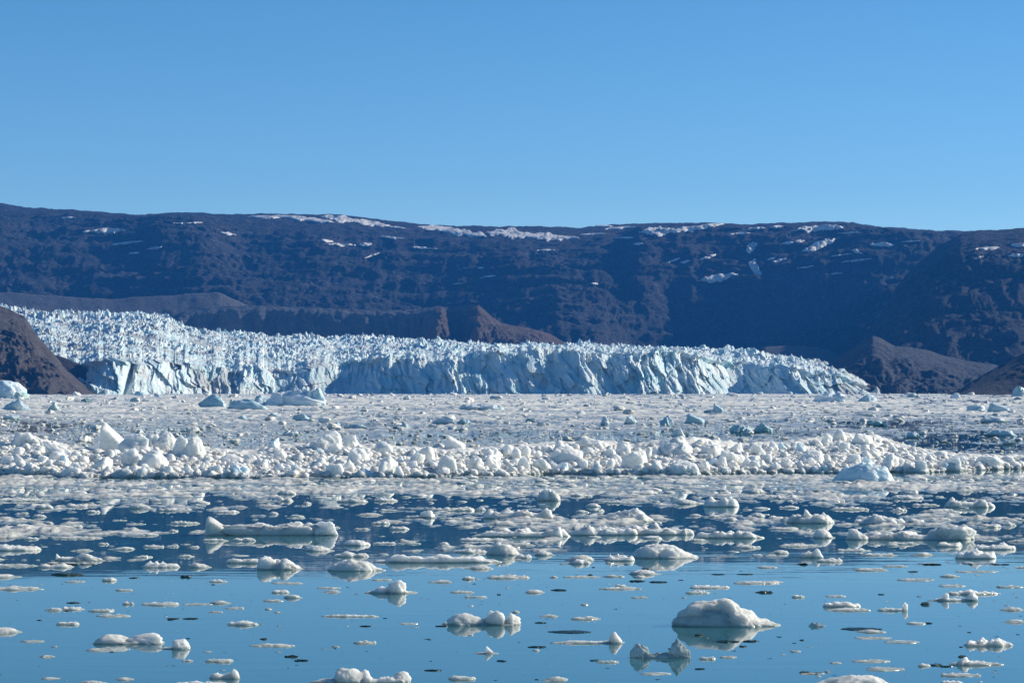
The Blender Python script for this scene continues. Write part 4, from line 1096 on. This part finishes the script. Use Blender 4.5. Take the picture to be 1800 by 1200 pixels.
# slush, splinters and crumbs too small to pick apart
rb = np.random.default_rng(77)
def splinter(px, py, wpx, hpx):
    x, y = on_water(px, py); x, y = float(x), float(y)
    m = y / FPX
    V, F = CAKES[rb.integers(40)]
    return rotz(V, rb.uniform(0, 6.28)) * np.array([wpx * m, wpx * m * rb.uniform(.5, 1.1), hpx * m]) + np.array([x, y, -.008]), F
pale, dark = [], []
for k in range(7400):
    t = rb.random()
    px = rb.uniform(-260, 2060)
    py = 838 + (985 - 838) * t ** 1.7
    dens = .8 - .8 * smooth(850, 905, py) + .7 * fbm(np.array(px / 90.0), np.array(py / 14.0), 1.3, 3)
    if py < curve(FRONT, px) + 1 or rb.random() > dens: continue
    wpx = min(float(np.exp(rb.normal(2.45, .6))), 44)
    pale.append(splinter(px, py, wpx, max(.8, wpx * rb.uniform(.04, .13))))
for k in range(760):
    px, py = rb.uniform(-260, 2060), 988 + 240 * rb.random() ** .9
    wpx = min(float(np.exp(rb.normal(1.9, .6))), 26)
    (pale if rb.random() < .45 else dark).append(splinter(px, py, wpx, max(1.0, wpx * rb.uniform(.06, .2))))
joined('brash_ice', pale, M['floe'])
joined('brash_ice', dark, M['clear'])

# ------------------------------------------------------------------ labels: what sets each lump and floe apart
ORD = ['', 'second', 'third', 'fourth', 'fifth', 'sixth', 'seventh', 'eighth', 'ninth', 'tenth', 'eleventh', 'twelfth']
def name_all(rows, describe, cat, group, where):
    marks = [r for r in rows if r['landmark']]
    taken = {}
    todo = []
    for r in rows:
        if r['label']:
            tag(r['o'], r['label'], cat, group); taken[r['label']] = 1
        else: todo.append(r)
    buckets = {}
    for r in todo:
        def dist(m): return math.hypot((r['px'] - m['px']), (r['py'] - m['py']) * 3.2)
        m = min(marks, key=dist)
        dx, dy = r['px'] - m['px'], (r['py'] - m['py']) * 3.2
        if abs(dx) > abs(dy): rel = 'right of' if dx > 0 else 'left of'
        else: rel = 'in front of' if dy > 0 else 'behind'
        buckets.setdefault((describe(r), rel, m['landmark']), []).append((dist(m), r))
    for (what, rel, mark), rs_ in buckets.items():
        rs_.sort(key=lambda q: q[0])
        for k, (_, r) in enumerate(rs_):
            if len(rs_) == 1: text = f'{what} {where} {rel} the {mark}'
            else: text = f'{what} {rel} the {mark}, {"nearest of " + str_n(len(rs_)) if k == 0 else ORD[k] + " out from it"}'
            tag(r['o'], text, cat, group)
def str_n(n): return ['', '', 'two', 'three', 'four', 'five', 'six', 'seven', 'eight', 'nine', 'ten', 'eleven', 'twelve'][min(n, 12)]
def block_words(r):
    size = 'small' if r['w'] < 20 else 'middling' if r['w'] < 32 else 'large'
    a = r['h'] / r['w']
    return f"{size} {'low' if a < .55 else 'rounded' if a < .72 else 'tall'} white ice lump"
def floe_words(r):
    size = 'tiny' if r['w'] < 32 else 'small' if r['w'] < 48 else 'middling' if r['w'] < 75 else 'long'
    a = r['h'] / r['w']
    if r['mat'] == 'clear': return f'{size} dark clear ice scrap'
    return f"{size} {'thin flat' if a < .13 else 'low' if a < .20 else 'lumpy' if r['style'] == 'lumpy' else 'thick'} white floe"
name_all(BLOCKS, block_words, 'ice block', 'ice boulders on the brash ridge', 'on the ridge')
name_all(FLOES, floe_words, 'ice floe', 'floes drifting on the fjord', 'afloat')

# ------------------------------------------------------------------ the air between
def haze_box(density):
    x, y0, y1, z0, z1 = SIDE_X + 200, NEAR_Y - 200, FAR_Y + 200, -4.0, 600.0
    V = [(-x, y0, z0), (x, y0, z0), (x, y1, z0), (-x, y1, z0), (-x, y0, z1), (x, y0, z1), (x, y1, z1), (-x, y1, z1)]
    F = [(0, 3, 2, 1), (4, 5, 6, 7), (0, 1, 5, 4), (1, 2, 6, 5), (2, 3, 7, 6), (3, 0, 4, 7)]
    m = bpy.data.materials.new('haze'); m.use_nodes = True
    nt = m.node_tree; nt.nodes.clear()
    out = nt.nodes.new('ShaderNodeOutputMaterial'); pv = nt.nodes.new('ShaderNodeVolumePrincipled')
    pv.inputs['Color'].default_value = (.05, .33, 1.0, 1)
    pv.inputs['Density'].default_value = density
    pv.inputs['Anisotropy'].default_value = 0.0
    nt.links.new(pv.outputs[0], out.inputs['Volume'])
    tag(obj('haze', mesh_np('haze', V, np.array(F), False), m), kind='stuff')
haze_box(6e-5)
